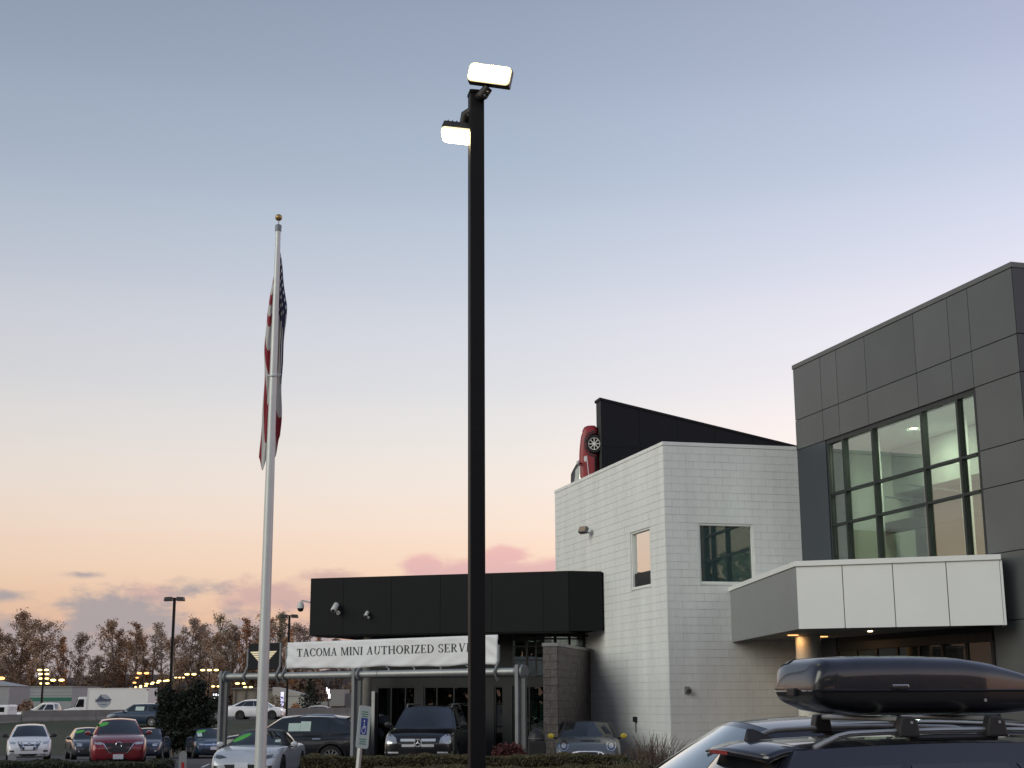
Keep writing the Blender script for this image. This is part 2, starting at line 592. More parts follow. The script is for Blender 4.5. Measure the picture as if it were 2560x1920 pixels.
mb = MB()
mb.grid(lambda u, v: along(-90 + 100 * u, 2.9 + 20 * v, 0.006), 40, 6)
structure(build('freeway', mb, mat('freeway_asphalt', (0.09, 0.09, 0.09), 0.9, var=0.2, vscale=0.3)))
mb = MB()
mb.grid(lambda u, v: along(-33 + 45 * u, -9.5 + 7.5 * v, 0.02), 40, 8)
structure(build('frontage_road', mb, mat('frontage_asphalt', (0.07, 0.07, 0.07), 0.9, var=0.2, vscale=0.3)))
# kerbed planting bed under the hedges
mb = MB()
mb.box(-9.6, 3.2, 24.2, 24.35, 0.0, 0.13).box(-9.6, 3.2, 31.4, 31.55, 0.0, 0.13).box(3.05, 3.2, 24.352, 31.398, 0.0, 0.13)
k = build('kerb', mb, M_curb, bevel=0.02)
structure(k)
for i in range(9):
    x = -21.0 + i * 2.75
    mb = MB()
    mb.add([(x, 46.5, zg(0, 46.5) + .006), (x + .1, 46.5, zg(0, 46.5) + .006), (x + .1 - .8, 51.5, zg(0, 51.5) + .012), (x - .8, 51.5, zg(0, 51.5) + .012)], [(0, 1, 2, 3)])
    structure(build('bay_marking', mb, mat('road_paint', (0.6, 0.6, 0.58), 0.8)))

# ------------------------------------------------------------------ grey glazed tower
TW = thing('showroom_tower', 'tall grey panelled showroom block with big gridded glass window', 'building', (7.77, 37.9, 0), math.atan2(-0.959, 0.283))
TL, TH = 9.83, 10.92
mb = MB()
# core behind the cladding, with the window opening left free
mb.box(0.0, 1.62, 0.03, 0.45, 0, TH - .12).box(8.23, TL, 0.03, 0.45, 0, TH - .12).box(1.62, 8.23, 0.03, 0.45, 8.50, TH - .12).box(1.62, 8.23, 0.03, 0.45, 0.0, 4.3)
mb.box(TL - .4, TL, 0.451, 9.0, 0, TH - .12).box(0, .3, 0.451, 9.0, 8.7, TH - .12)
wall = build('wall', mb, M_joint, TW)
mb = MB()
mb.box(-0.02, TL + 0.03, -0.03, 0.5, TH - .118, TH)
mb.box(TL - .45, TL + 0.03, 0.502, 9.0, TH - .118, TH)
build('parapet_cap', mb, M_cap, TW, bevel=0.008)
mb = MB()
mb.box(0.31, TL - .46, 0.52, 9.0, 8.9, 9.1)
build('roof', mb, M_cap, TW)
xs = [0, 1.52, 2.37, 3.80, 6.03, 7.43, 8.22, TL]
g = 0.009


M_panels = [M_panel, mat('grey_metal_panel_b', (0.110, 0.119, 0.117), 0.40, 0.15, var=0.10, vscale=0.5, bump=0.25, bscale=0.7),
            mat('grey_metal_panel_c', (0.099, 0.108, 0.107), 0.44, 0.15, var=0.10, vscale=0.6, bump=0.25, bscale=0.6)]


def panel(x0, x1, z0, z1, m=None, y0=-0.012, par=wall):
    m = m or rng.choice(M_panels)
    b = MB()
    b.box(x0 + g, x1 - g, y0, 0.029, z0 + g, z1 - g)
    return build('panel', b, m, par, bevel=0.004)


for a, b_ in zip(xs, xs[1:]):
    panel(a, b_, 9.36, TH - .12)
    panel(a, b_, 8.54, 9.36)
for z0, z1 in ((4.8, 8.54), (2.4, 4.8), (0.1, 2.4)):
    panel(0, 1.60, z0, z1, M_panel2)
for z0, z1 in ((7.13, 8.54), (6.30, 7.13), (4.9, 6.30), (3.5, 4.9), (2.1, 3.5), (0.1, 2.1)):
    panel(8.24, TL, z0, z1)
for z0, z1 in ((9.36, TH - .12), (8.54, 9.36), (6.3, 8.54), (4.2, 6.3), (2.1, 4.2), (0.1, 2.1)):
    b = MB()
    b.box(TL + .001, TL + .03, 0.0, 3.0, z0 + g, z1 - g)
    build('panel', b, M_panel2, wall, bevel=0.004)
# window grid
win = build('window', MB().box(1.625, 1.70, 0.0, 0.16, 4.3, 8.495).box(8.15, 8.225, 0.0, 0.16, 4.3, 8.495).box(1.701, 8.149, 0.0, 0.16, 8.42, 8.495).box(1.701, 8.149, 0.0, 0.16, 4.3, 4.4), M_frame, TW)
VM = [2.45, 3.88, 6.07, 7.50]
HM = [7.10, 6.29]
for x in VM:
    build('mullion', MB().box(x - .04, x + .04, -0.004, 0.15, 4.401, 8.419), M_frame, win)
zz = [4.40, HM[1], HM[0], 8.42]
xx = [1.70] + VM + [8.15]
for z in HM:
    for x0, x1 in zip(xx, xx[1:]):
        build('transom', MB().box(x0 + .041, x1 - .041, 0.0, 0.15, z - .03, z + .03), M_frame, win)
for x0, x1 in zip(xx, xx[1:]):
    for z0, z1 in zip(zz, zz[1:]):
        build('pane', MB().box(x0 + .02, x1 - .02, 0.07, 0.078, z0 + .02, z1 - .02), M_glass, win)
# room behind the glass
room = build('room', MB().box(0.32, TL - .47, 7.8, 7.95, 3.9, 8.8).box(TL - .62, TL - .47, 0.5, 7.799, 3.9, 8.8).box(0.32, 0.47, 0.5, 7.799, 3.9, 8.8), M_room, TW)
build('ceiling', MB().box(0.48, TL - .63, 0.46, 7.79, 8.60, 8.72), M_ceil, room)
build('floor', MB().box(0.48, TL - .63, 0.46, 7.79, 4.0, 4.15), M_roomfloor, room)
build('bulkhead', MB().box(0.48, 4.9, 2.6, 7.79, 7.35, 8.59), mat('bulkhead_paint', (0.42, 0.46, 0.42), 0.8), room)
build('column', MB().lathe([(0.13, 4.151), (0.13, 8.59)], 16, Matrix.Translation((5.3, 1.6, 0))), M_ceil, room, smooth=40)
build('column', MB().lathe([(0.10, 4.151), (0.10, 8.59)], 16, Matrix.Translation((1.9, 1.3, 0))), M_ceil, room, smooth=40)
build('column', MB().lathe([(0.10, 4.151), (0.10, 8.59)], 16, Matrix.Translation((7.3, 2.6, 0))), M_ceil, room, smooth=40)
build('ledge', MB().box(0.48, 5.2, 2.4, 2.598, 5.15, 5.30), M_ceil, room)
build('beam', MB().box(0.48, 5.0, 2.2, 2.39, 6.25, 6.55), M_inner, room)
build('screen_wall', MB().box(0.48, 5.0, 3.2, 3.35, 4.151, 7.34), mat('dark_screen', (0.06, 0.075, 0.072), 0.5, var=0.5, vscale=0.6), room)
for (x, y, z, a, ti) in ((3.0, 1.5, 6.85, 0.35, 0.18), (4.1, 1.5, 6.98, 0.35, 0.22), (6.6, 2.4, 7.55, 0.5, 0.12), (7.6, 2.0, 7.3, 0.45, 0.16)):
    M = Matrix.Translation((x, y, z)) @ Matrix.Rotation(a, 4, 'Z') @ Matrix.Rotation(ti, 4, 'Y')
    build('baffle', MB().box(-.55, .55, -.28, .28, -.02, .02, M), mat('baffle_grey', (0.16, 0.20, 0.23), 0.6), room)
for (x, y) in ((6.7, 1.3), (3.4, 1.5), (6.8, 4.5)):
    build('downlight', MB().lathe([(0.10, 8.592), (0.10, 8.598)], 16, Matrix.Translation((x, y, 0))), M_down, room)
    ld = bpy.data.lights.new('ceiling_light', 'AREA')
    ld.shape = 'DISK'
    ld.size = 0.5
    ld.energy = 80
    ld.color = (0.95, 1.0, 0.84)
    lo = bpy.data.objects.new('ceiling_light', ld)
    COL.objects.link(lo)
    lo.parent = TW
    lo.location = (x, y, 8.58)

# entrance canopy of the tower
cpoly = [(5.72, 37.42), (6.06, 30.3), (9.97, 28.95), (10.17, 29.68), (7.70, 37.85)]
CN = thing('entrance_canopy', 'boxy white panelled canopy with grey side under the big window', 'canopy', (7.0, 33.0, 0))


def cw(p, z):
    return Vector((p[0] - 7.0, p[1] - 33.0, z))


ZT, ZB = 4.81, 3.38
inner = [(5.78, 37.40), (6.12, 30.36), (9.90, 29.04), (10.12, 29.72), (7.68, 37.83)]
mb = MB()
n = 5
mb.add([cw(p, ZB + .05) for p in inner] + [cw(p, ZT - .1) for p in inner], [tuple(range(n)), tuple(range(n, 2 * n))] + [(i, (i + 1) % n, n + (i + 1) % n, n + i) for i in range(n)])
body = build('body', mb, M_soffit, CN)


def face_panels(p, q, cuts, z0, z1, m, name='panel', th=0.05, gap=0.008):
    p, q = Vector(p), Vector(q)
    d = (q - p)
    L_ = d.length
    d.normalize()
    nrm = Vector((d.y, -d.x))
    if nrm.dot(-p) < 0:
        nrm = -nrm
    for a, b_ in zip(cuts, cuts[1:]):
        A, B = p + d * (a * L_ + gap), p + d * (b_ * L_ - gap)
        A2, B2 = A - nrm * th, B - nrm * th
        mb = MB()
        mb.add([cw(A, z0), cw(B, z0), cw(B2, z0), cw(A2, z0), cw(A, z1), cw(B, z1), cw(B2, z1), cw(A2, z1)],
               [(0, 1, 2, 3), (4, 5, 6, 7), (0, 1, 5, 4), (1, 2, 6, 5), (2, 3, 7, 6), (3, 0, 4, 7)])
        build(name, mb, m, body, bevel=0.004)


face_panels(cpoly[1], cpoly[2], [0, .235, .485, .745, 1.0], ZB, ZT - .115, M_white_panel)
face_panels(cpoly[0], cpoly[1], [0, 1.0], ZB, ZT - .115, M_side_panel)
face_panels(cpoly[2], cpoly[3], [0, 1.0], ZB, ZT - .115, M_white_panel)
mb = MB()
cap = [(5.69, 37.40), (6.03, 30.26), (9.99, 28.90), (10.18, 29.62), (7.66, 37.8)]
mb.add([cw(p, ZT - .11) for p in cap] + [cw(p, ZT) for p in cap], [tuple(range(n)), tuple(range(n, 2 * n))] + [(i, (i + 1) % n, n + (i + 1) % n, n + i) for i in range(n)])
build('cap', mb, M_white_panel, CN, bevel=0.006)
cc = Vector((7.13 - 7, 34.6 - 33, 0))
build('column', MB().lathe([(0.30, 0), (0.30, ZB + .049)], 28, Matrix.Translation(cc)), mat('column_plaster', (0.62, 0.60, 0.54), 0.7, var=0.05), CN, smooth=40)
for (x, y, m_, e, c_) in ((6.72, 34.3, M_orange, 3, (1.0, 0.55, 0.22)), (7.62, 35.2, M_orange, 7, (1.0, 0.55, 0.22)), (8.1, 32.4, M_down, 0, None)):  # second orange downlight is added, hidden behind the column to light it
    r_ = 0.13 if m_ is M_orange else 0.05
    build('downlight', MB().lathe([(r_, ZB + .030), (r_, ZB + .048)], 18, Matrix.Translation((x - 7, y - 33, 0))), m_, CN)
    if e:
        ld = bpy.data.lights.new('canopy_light', 'AREA')
        ld.shape = 'DISK'
        ld.size = 0.22
        ld.energy = e
        ld.color = c_
        lo = bpy.data.objects.new('canopy_light', ld)
        COL.objects.link(lo)
        lo.parent = CN
        lo.location = (x - 7, y - 33, ZB + .02)
# ground-floor shopfront of the tower under the canopy
sf = build('shopfront', MB().box(1.7, 8.2, -0.03, -0.008, 3.1, 3.3).box(1.7, 8.2, -0.03, -0.008, 0.0, 0.2), M_dframe, TW)
for i in range(8):
    x = 1.7 + 6.5 * i / 7
    build('mullion', MB().box(x - .05, x + .05, -0.05, -0.009, 0.21, 3.09), M_dframe, sf)
    if i < 7:
        build('pane', MB().box(x + .052, x + .88, -0.024, -0.016, 0.21, 3.09), M_sglass, sf)

# ------------------------------------------------------------------ white block building
C0 = Vector((4.02, 37.0, 0))
LE = Vector((1.40, 46.0, 0))
RE = Vector((7.765, 37.885, 0))
WB = thing('white_block_building', 'white painted concrete block building between dark canopy and grey tower', 'building', C0)
lenR = (RE - C0).length
lenL = (C0 - LE).length
angR = math.atan2(RE.y - C0.y, RE.x - C0.x)
angL = math.atan2(C0.y - LE.y, C0.x - LE.x)
WH = 8.64
CH, CLN = 0.2057, 0.4115


def wall_with_holes(length, holes, thick, height):
    """solid core as boxes round the openings; x along the wall, y inward"""
    mb = MB()
    xs_ = sorted({0, length} | {h[0] for h in holes} | {h[1] for h in holes})
    for x0, x1 in zip(xs_, xs_[1:]):
        z = 0
        for h in sorted(holes, key=lambda q: q[2]):
            if h[0] <= x0 and h[1] >= x1:
                mb.box(x0, x1, 0, thick, z, h[2])
                z = h[3]
        mb.box(x0, x1, 0, thick, z, height)
    return mb


def blocks(length, holes, height, keep, start):
    """rectangles of blocks, running bond: [(x0,x1,z0,z1)]"""
    out = []
    ncourse = int(height / CH)
    for r in range(ncourse):
        z1 = height - 0.10 - r * CH
        z0 = z1 - CH
        if z0 < 0:
            break
        x = -(CLN / 2 if r % 2 else 0)
        while x < length - 0.01:
            spans = [(max(0, x), min(length, x + CLN))]
            for h in holes:
                if z0 < h[3] - .02 and z1 > h[2] + .02:
                    ns = []
                    for a, b_ in spans:
                        if b_ <= h[0] or a >= h[1]:
                            ns.append((a, b_))
                        else:
                            if a < h[0]:
                                ns.append((a, h[0]))
                            if b_ > h[1]:
                                ns.append((h[1], b_))
                    spans = ns
            for a, b_ in spans:
                if b_ - a > .04:
                    out.append((a, b_, z0, z1))
            x += CLN
    return out


holesR = [(0.92, 2.47, 4.90, 6.48)]
holesL = [(lenL - 2.56, lenL - 1.10, 4.92, 6.50)]
BLK_CACHE = {}
JW = 0.005
JV = 0.0028


def block_mesh(w):
    key = round(w, 3)
    if key not in BLK_CACHE:
        b = MB()
        b.box(JV, w - JV, -0.010, -0.0005, JW, CH - JW)
        me = b.mesh('block')
        me.materials.append(M_white_block)
        BLK_CACHE[key] = me
    return BLK_CACHE[key]


rw = build('wall', wall_with_holes(lenR, holesR, 0.3, WH - .1), M_mortar, WB, loc=(0, 0, 0), rot=(0, 0, angR))
lw = build('wall', wall_with_holes(lenL - .002, holesL, 0.3, WH - .1), M_mortar, WB, loc=LE - C0, rot=(0, 0, angL))
cand = []
for par, ln, hs, nm in ((rw, lenR, holesR, 'R'), (lw, lenL, holesL, 'L')):
    for (a, b_, z0, z1) in blocks(ln, hs, WH, None, 0):
        # blocks hidden behind the dark canopy roof or the entrance canopy stay in the joined mass
        hid = (nm == 'R' and z0 < 4.9 and a > 1.9) or (nm == 'L' and z1 < 5.6 and a < 4.3) or z1 < 0.6
        dist = (lenL - a if nm == 'L' else a)
        cand.append((hid, dist if nm == 'R' else 4 + dist, par, a, b_, z0, z1))
cand.sort(key=lambda q: (q[0], q[1]))
rest = {rw.name: MB(), lw.name: MB()}
for i, (hid, d_, par, a, b_, z0, z1) in enumerate(cand):
    if i < 300 and not hid:
        o = link('block', block_mesh(b_ - a), None, par, loc=(a, rng.uniform(-.0012, .0012), z0))
    else:
        dy_ = rng.uniform(-.0012, .0012)
        rest[par.name].box(a + JV, b_ - JV, -0.010 + dy_, -0.0005, z0 + JW, z1 - JW)
for par in (rw, lw):
    o = build('blockwork', rest[par.name], M_white_block, par)
    o['kind'] = 'stuff'
# remaining sides, roof, coping
pv_ = Matrix.Rotation(angR, 4, 'Z')
back = MB()
LEl = LE - C0
REl = RE - C0
bk = [LEl + Vector((.12, 2.9, 0)), LEl + Vector((5.0, 4.0, 0)), REl + Vector((2.2, 8.5, 0)), REl + Vector((0.05, 0.35, 0))]
sd_ = LEl + Vector((.02, .002, 0))
back.add([(p.x, p.y, 0) for p in (sd_, bk[0], bk[1])] + [(p.x, p.y, WH - .1) for p in (sd_, bk[0], bk[1])], [(0, 1, 4, 3), (1, 2, 5, 4)])
build('rear_wall', back, M_wall_core, WB)
rf = MB()
rf.add([(p.x, p.y, 6.5) for p in (Vector((0.36, 0.40, 0)), REl + Vector((-.1, .35, 0)), bk[1], bk[0] + Vector((.05, -.05, 0)), LEl + Vector((.35, -.05, 0)))], [(0, 1, 2, 3, 4)])
build('roof', rf, mat('roof_membrane', (0.25, 0.25, 0.25), 0.9), WB)
cop = MB().box(-0.03, lenR - .02, -0.025, 0.34, WH - .098, WH)
build('coping', cop, M_white_block, rw, bevel=0.006)
cop = MB().box(0, lenL - .031, -0.025, 0.34, WH - .098, WH)
build('coping', cop, M_white_block, lw, bevel=0.006)
# right-face window
wr = build('window', MB().box(0.92, 0.97, 0.02, 0.14, 4.90, 6.48).box(2.42, 2.47, 0.02, 0.14, 4.90, 6.48).box(0.971, 2.419, 0.02, 0.14, 6.43, 6.48).box(0.90, 2.49, -0.02, 0.14, 4.86, 4.899).box(0.971, 2.419, 0.02, 0.14, 4.901, 4.95), M_white_panel, rw)
build('pane', MB().box(0.96, 2.43, 0.09, 0.10, 4.93, 6.45), M_rglass, rw).parent = wr
build('bar', MB().box(1.15, 1.21, 0.102, 0.12, 4.95, 6.43), M_dframe, wr)
# left-face window
x0, x1 = lenL - 2.56, lenL - 1.10
wlf = build('window', MB().box(x0, x0 + .06, 0.02, 0.14, 4.92, 6.50).box(x1 - .05, x1, 0.02, 0.14, 4.92, 6.50).box(x0 + .061, x1 - .051, 0.02, 0.14, 6.44, 6.50).box(x0 - .02, x1 + .02, -0.02, 0.14, 4.88, 4.919).box(x0 + .061, x1 - .051, .02, .14, 4.921, 4.96), M_white_panel, lw)
build('pane', MB().box(x0 + .05, x1 - .04, 0.09, 0.10, 5.34, 6.46), M_mglass, wlf)
build('lower_panel', MB().box(x0 + .062, x1 - .052, 0.08, 0.11, 4.961, 5.335), M_dframe, wlf)  # dark sheet across the lower part of the opening
# small fittings on the walls
fl = thing('wall_floodlight', 'small tilted floodlight on the bracket high on white block wall', 'floodlight', LE + Vector((math.cos(angL) * (lenL - 5.67), math.sin(angL) * (lenL - 5.67), 6.85)), angL)
build('bracket', MB().tube([(0, -.011, 0), (0, -.14, -.02), (-.05, -.22, .03)], .028, 8), M_galv, fl, smooth=40)
build('junction_box', MB().lathe([(.065, 0.01), (.065, .05)], 12, Matrix.Rotation(R(90), 4, 'X')), M_galv, fl, smooth=30)
M = Matrix.Translation((-.12, -.27, .07)) @ Matrix.Rotation(R(35), 4, 'Z') @ Matrix.Rotation(R(-28), 4, 'X')
build('housing', MB().box(-.14, .14, -.07, .06, -.10, .10, M), M_bracket, fl, bevel=.015)
build('lens', MB().box(-.115, .115, -.078, -.0705, -.078, .078, M), mat('unlit_lens', (0.32, 0.24, 0.16), .3), fl)
ts = thing('door_intercom', 'small grey fitting on the white block wall above the car', 'wall fitting', C0 + Vector((math.cos(angR) * .45, math.sin(angR) * .45, 2.16)), angR)
build('box', MB().box(-.07, .07, -.06, -.011, -.09, .09), M_galv, ts, bevel=.01)
build('lamp_head', MB().lathe([(.05, 0), (.065, .07)], 12, Matrix.Translation((.03, -.06, -.02)) @ Matrix.Rotation(R(100), 4, 'X')), M_bracket, ts, smooth=30)
ts = thing('outlet_box', 'small dark box fixed low on white block wall above bare shrub', 'wall fitting', LE + Vector((math.cos(angL) * (lenL - 2.41), math.sin(angL) * (lenL - 2.41), 1.40)), angL)
build('box', MB().box(-.09, .09, -.08, -.011, -.07, .07), M_plastic, ts, bevel=.01)
build('conduit', MB().tube([(0, -.03, -.07), (0, -.03, -.35)], .014, 6), M_bracket, ts)

# ------------------------------------------------------------------ black roof wedge
uR2 = Vector((0.973, 0.23, 0))
WD = thing('black_roof_screen', 'black wedge shaped screen wall on the white building roof', 'screen wall', (2.90, 45.2, 6.5), math.atan2(.23, .973))
h0, h1 = 11.54 - 6.5, 10.0 - 6.5 + .22
LW = 7.9
DP = .5
mb = MB()
mb.add([(0, 0, 0), (LW, 0, 0), (LW, 0, h1 - .22), (0, 0, h0), (0.0, DP, 0), (LW, DP, 0), (LW, DP, h1 - .22), (0, DP, h0)],
       [(0, 1, 2, 3), (5, 4, 7, 6), (3, 2, 6, 7), (0, 3, 7, 4), (1, 5, 6, 2)])
build('wall', mb, M_joint, WD)
zj = 3.45


def wedge_top(x):
    return h0 + (h1 - .22 - h0) * x / LW


for k in range(6):
    a, b_ = LW * k / 6 + .008, LW * (k + 1) / 6 - .008
    for zl, zh in ((0.02, zj - .008), (zj + .008, None)):
        ta, tb = (zh, zh) if zh else (wedge_top(a) - .04, wedge_top(b_) - .04)
        if ta <= zl + .03:
            continue
        tb = max(tb, zl + .01)
        if not zh and wedge_top(b_) - .04 <= zl:
            continue
        ta, tb = min(ta, wedge_top(a) - .04), min(tb, wedge_top(b_) - .04)
        b2 = MB()
        b2.add([(a, -.02, zl), (b_, -.02, zl), (b_, -.02, tb), (a, -.02, ta), (a, -.001, zl), (b_, -.001, zl), (b_, -.001, tb), (a, -.001, ta)],
               [(0, 1, 2, 3), (5, 4, 7, 6), (3, 2, 6, 7), (0, 3, 7, 4), (1, 5, 6, 2), (0, 4, 5, 1)])
        build('panel', b2, M_black_panel, WD)
mb = MB()
mb.add([(-.04, -.05, h0 - .03), (LW, -.05, h1 - .25), (LW, -.05, h1 - .18), (-.04, -.05, h0 + .05), (-.04, DP + .05, h0 - .03), (LW, DP + .05, h1 - .25), (LW, DP + .05, h1 - .18), (-.04, DP + .05, h0 + .05)],
       [(0, 1, 2, 3), (5, 4, 7, 6), (3, 2, 6, 7), (0, 3, 7, 4), (1, 5, 6, 2), (0, 4, 5, 1)])
build('cap', mb, M_black_panel, WD)

# ------------------------------------------------------------------ dark canopy building
DA = Vector((-6.2, 43.6, 0))
DU = Vector((7.85, -2.3, 0)).normalized()
angD = math.atan2(DU.y, DU.x)
DB = thing('service_building', 'low dealership building with deep charcoal fascia and glazed entrance', 'building', DA, angD)
FB, FT = 3.90, 5.60
fasc = build('fascia', MB().add([(p[0], p[1], z) for z in (FB, FT - .02) for p in ((0, .03), (8.15, .03), (9.05, 0.55), (9.05, 7.0), (0, 7.0))],
                                [(0, 1, 2, 3, 4), (5, 6, 7, 8, 9)] + [(i, (i + 1) % 5, 5 + (i + 1) % 5, 5 + i) for i in range(5)]), M_fjoint, DB)
cuts = [0, 1.08, 2.64, 4.2, 5.81, 7.38, 8.15]
for a, b_ in zip(cuts, cuts[1:]):
    build('panel', MB().box(a + .004, b_ - .004, 0.0, .0295, FB - .03, FT), M_dark_panel, fasc, bevel=.003)
Mret = Matrix.Translation((8.15, 0, 0)) @ Matrix.Rotation(math.atan2(.52, .9), 4, 'Z')
build('panel', MB().box(.008, 1.02, 0.0, .028, FB - .03, FT, Mret), M_dark_panel, fasc, bevel=.003)
Ml = Matrix.Rotation(R(90), 4, 'Z')
build('panel', MB().box(-.001, -.03, .03, 7.0, FB - .03, FT), M_dark_panel, fasc)
build('soffit', MB().box(.02, 8.1, .05, 1.35, FB - .06, FB - .031), mat('dark_soffit', (.03, .03, .03), .8), DB)
# recessed front
OY = 1.40
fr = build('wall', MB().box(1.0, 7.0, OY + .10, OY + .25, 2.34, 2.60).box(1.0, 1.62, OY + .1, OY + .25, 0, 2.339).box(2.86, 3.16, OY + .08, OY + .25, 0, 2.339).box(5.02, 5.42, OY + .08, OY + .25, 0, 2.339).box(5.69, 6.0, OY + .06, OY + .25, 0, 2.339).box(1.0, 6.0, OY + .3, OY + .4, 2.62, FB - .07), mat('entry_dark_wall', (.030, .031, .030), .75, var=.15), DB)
ent = build('entrance_glazing', MB().box(1.62, 6.95, OY + .12, OY + .2, 2.30, 2.336), M_dframe, DB)
glx = [(1.63, 2.08), (2.08, 2.55), (2.55, 2.85), (3.17, 3.57), (3.57, 4.12), (4.12, 4.69), (4.69, 5.01), (5.43, 5.68), (6.01, 6.50), (6.50, 6.95)]
for a, b_ in glx:
    build('mullion', MB().box(a - .001, a + .035, OY + .10, OY + .19, 0, 2.299), M_dframe, ent)
    build('pane', MB().box(a + .036, b_ - .002, OY + .15, OY + .158, 0.02, 2.295), M_dglass, ent)
# curved clerestory glazing above the entrance
cl = build('clerestory', MB().box(1.2, 6.0, OY + .05, OY + .29, 3.80, FB - .07), M_dframe, DB)
gx = [6.02, 6.45, 6.74, 6.97, 7.3, 7.7, 8.1, 8.5]
gz = [2.62, 3.09, 3.50, 3.72, 3.95]


def gy(x):
    return OY + .12 + max(0, x - 6.9) * .45


for i, (a, b_) in enumerate(zip(gx, gx[1:])):
    for c_, d_ in zip(gz, gz[1:]):
        mb = MB()
        mb.add([(a + .025, gy(a), c_ + .02), (b_ - .025, gy(b_), c_ + .02), (b_ - .025, gy(b_), d_ - .02), (a + .025, gy(a), d_ - .02),
                (a + .025, gy(a) + .01, c_ + .02), (b_ - .025, gy(b_) + .01, c_ + .02), (b_ - .025, gy(b_) + .01, d_ - .02), (a + .025, gy(a) + .01, d_ - .02)],
               [(0, 1, 2, 3), (5, 4, 7, 6), (3, 2, 6, 7), (0, 3, 7, 4), (1, 5, 6, 2), (0, 4, 5, 1)])
        build('pane', mb, M_glass, cl)
for x in gx:
    build('mullion', MB().box(x - .025, x + .025, gy(x) - .05, gy(x) + .03, gz[0], gz[-1]), M_dframe, cl)
for z in gz:
    for a, b_ in zip(gx, gx[1:]):
        mb = MB()
        mb.add([(a + .026, gy(a) - .04, z - .02), (b_ - .026, gy(b_) - .04, z - .02), (b_ - .026, gy(b_) - .04, z + .02), (a + .026, gy(a) - .04, z + .02),
                (a + .026, gy(a) + .03, z - .02), (b_ - .026, gy(b_) + .03, z - .02), (b_ - .026, gy(b_) + .03, z + .02), (a + .026, gy(a) + .03, z + .02)],
               [(0, 1, 2, 3), (5, 4, 7, 6), (3, 2, 6, 7), (0, 3, 7, 4), (1, 5, 6, 2), (0, 4, 5, 1)])
        build('transom', mb, M_dframe, cl)
for a, b_ in ((2.05, 2.62), (2.75, 3.25)):
    build('upper_pane', MB().box(a, b_, OY + .02, OY + .04, 3.45, 3.78), mat('pale_blind', (.22, .27, .28), .5), cl)
# dark interior seen through the doors
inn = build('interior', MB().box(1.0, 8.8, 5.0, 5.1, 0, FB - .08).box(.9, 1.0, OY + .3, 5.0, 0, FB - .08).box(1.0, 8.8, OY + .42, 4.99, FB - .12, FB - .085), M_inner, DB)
build('floor', MB().box(1.0, 8.8, OY + .26, 4.99, 0.002, 0.03), M_roomfloor, inn)
for (x, y, z, w_, h_) in ((6.12, 2.3, 1.35, .42, .55), (6.12, 2.3, .72, .38, .55), (6.62, 2.3, 1.35, .40, .55), (6.58, 2.3, .70, .33, .62), (5.47, 1.72, 1.15, .16, .32)):
    build('poster', MB().box(x, x + w_, y, y + .01, z, z + h_), M_poster if w_ > .2 else mat('cyan_poster', (.14, .42, .45), .6), inn)
build('poster', MB().box(5.45, 5.66, 1.70, 1.715, .45, 1.05), mat('blue_poster', (.10, .20, .34), .6, var=.6, vscale=5), inn)
for (x, y) in ((2.4, 3.2), (3.6, 3.0), (6.5, 3.0), (4.4, 3.4)):
    build('downlight', MB().lathe([(.07, FB - .1215), (.07, FB - .1205)], 12, Matrix.Translation((x, y, 0))), M_whitelamp, inn)
ld = bpy.data.lights.new('lobby_light', 'AREA')
ld.size = .5
ld.energy = 7
ld.color = (.85, 1.0, .88)
lo = bpy.data.objects.new('lobby_light', ld)
COL.objects.link(lo)
lo.parent = DB
lo.location = (6.4, 2.6, FB - .2)
lm = build('spot_lamp', MB().lathe([(.03, 0), (.045, .05)], 10, Matrix.Translation((5.35, .75, 3.62)) @ Matrix.Rotation(R(90), 4, 'X')), M_whitelamp, DB)
build('column', MB().lathe([(.155, 0), (.14, 2.2), (.13, FB - .062)], 22, Matrix.Translation((1.74, .4, 0))), mat('column_concrete', (.16, .145, .125), .85, var=.15), DB, smooth=40)
build('door_strip', MB().box(1.46, 1.60, OY - .02, OY + .03, 0, 2.2), M_galv, DB)

# split face pilaster beside the entrance
PL = thing('block_pilaster', 'grey split face concrete block pier beside the entrance', 'pier', (0.80, 38.5, 0), math.atan2(-.24, .97))
core = build('core', MB().box(.015, .385, .015, 4.9, 0, 3.33), M_grey_mortar, PL)
nC = 16
for r in range(nC):
    z0 = 3.33 - (r + 1) * .205
    cut = [0, .2, .4] if r % 2 else [0, .4]
    for a, b_ in zip(cut, cut[1:]):
        build('block', MB().box(a + .004, b_ - .004, -.012 + rng.uniform(-.005, .005), .0145, max(0.01, z0) + .004, z0 + .201), M_grey_block, core, bevel=.004)
    y = .0155
    off = 0 if r % 2 else .2
    edges = [.0155]
    t = .4 - off
    while t < 4.75:
        edges.append(t)
        t += .41
    edges.append(4.85)
    for a, b_ in zip(edges, edges[1:]):
        build('block', MB().box(.3855, .41 + rng.uniform(-.004, .004), a + .004, b_ - .004, max(0.01, z0) + .004, z0 + .201), M_grey_block, core)
build('cap', MB().box(-.02, .43, -.03, 4.9, 3.331, 3.42), mat('pier_cap', (.26, .25, .24), .85, var=.1), PL, bevel=.01)

# cameras on the fascia


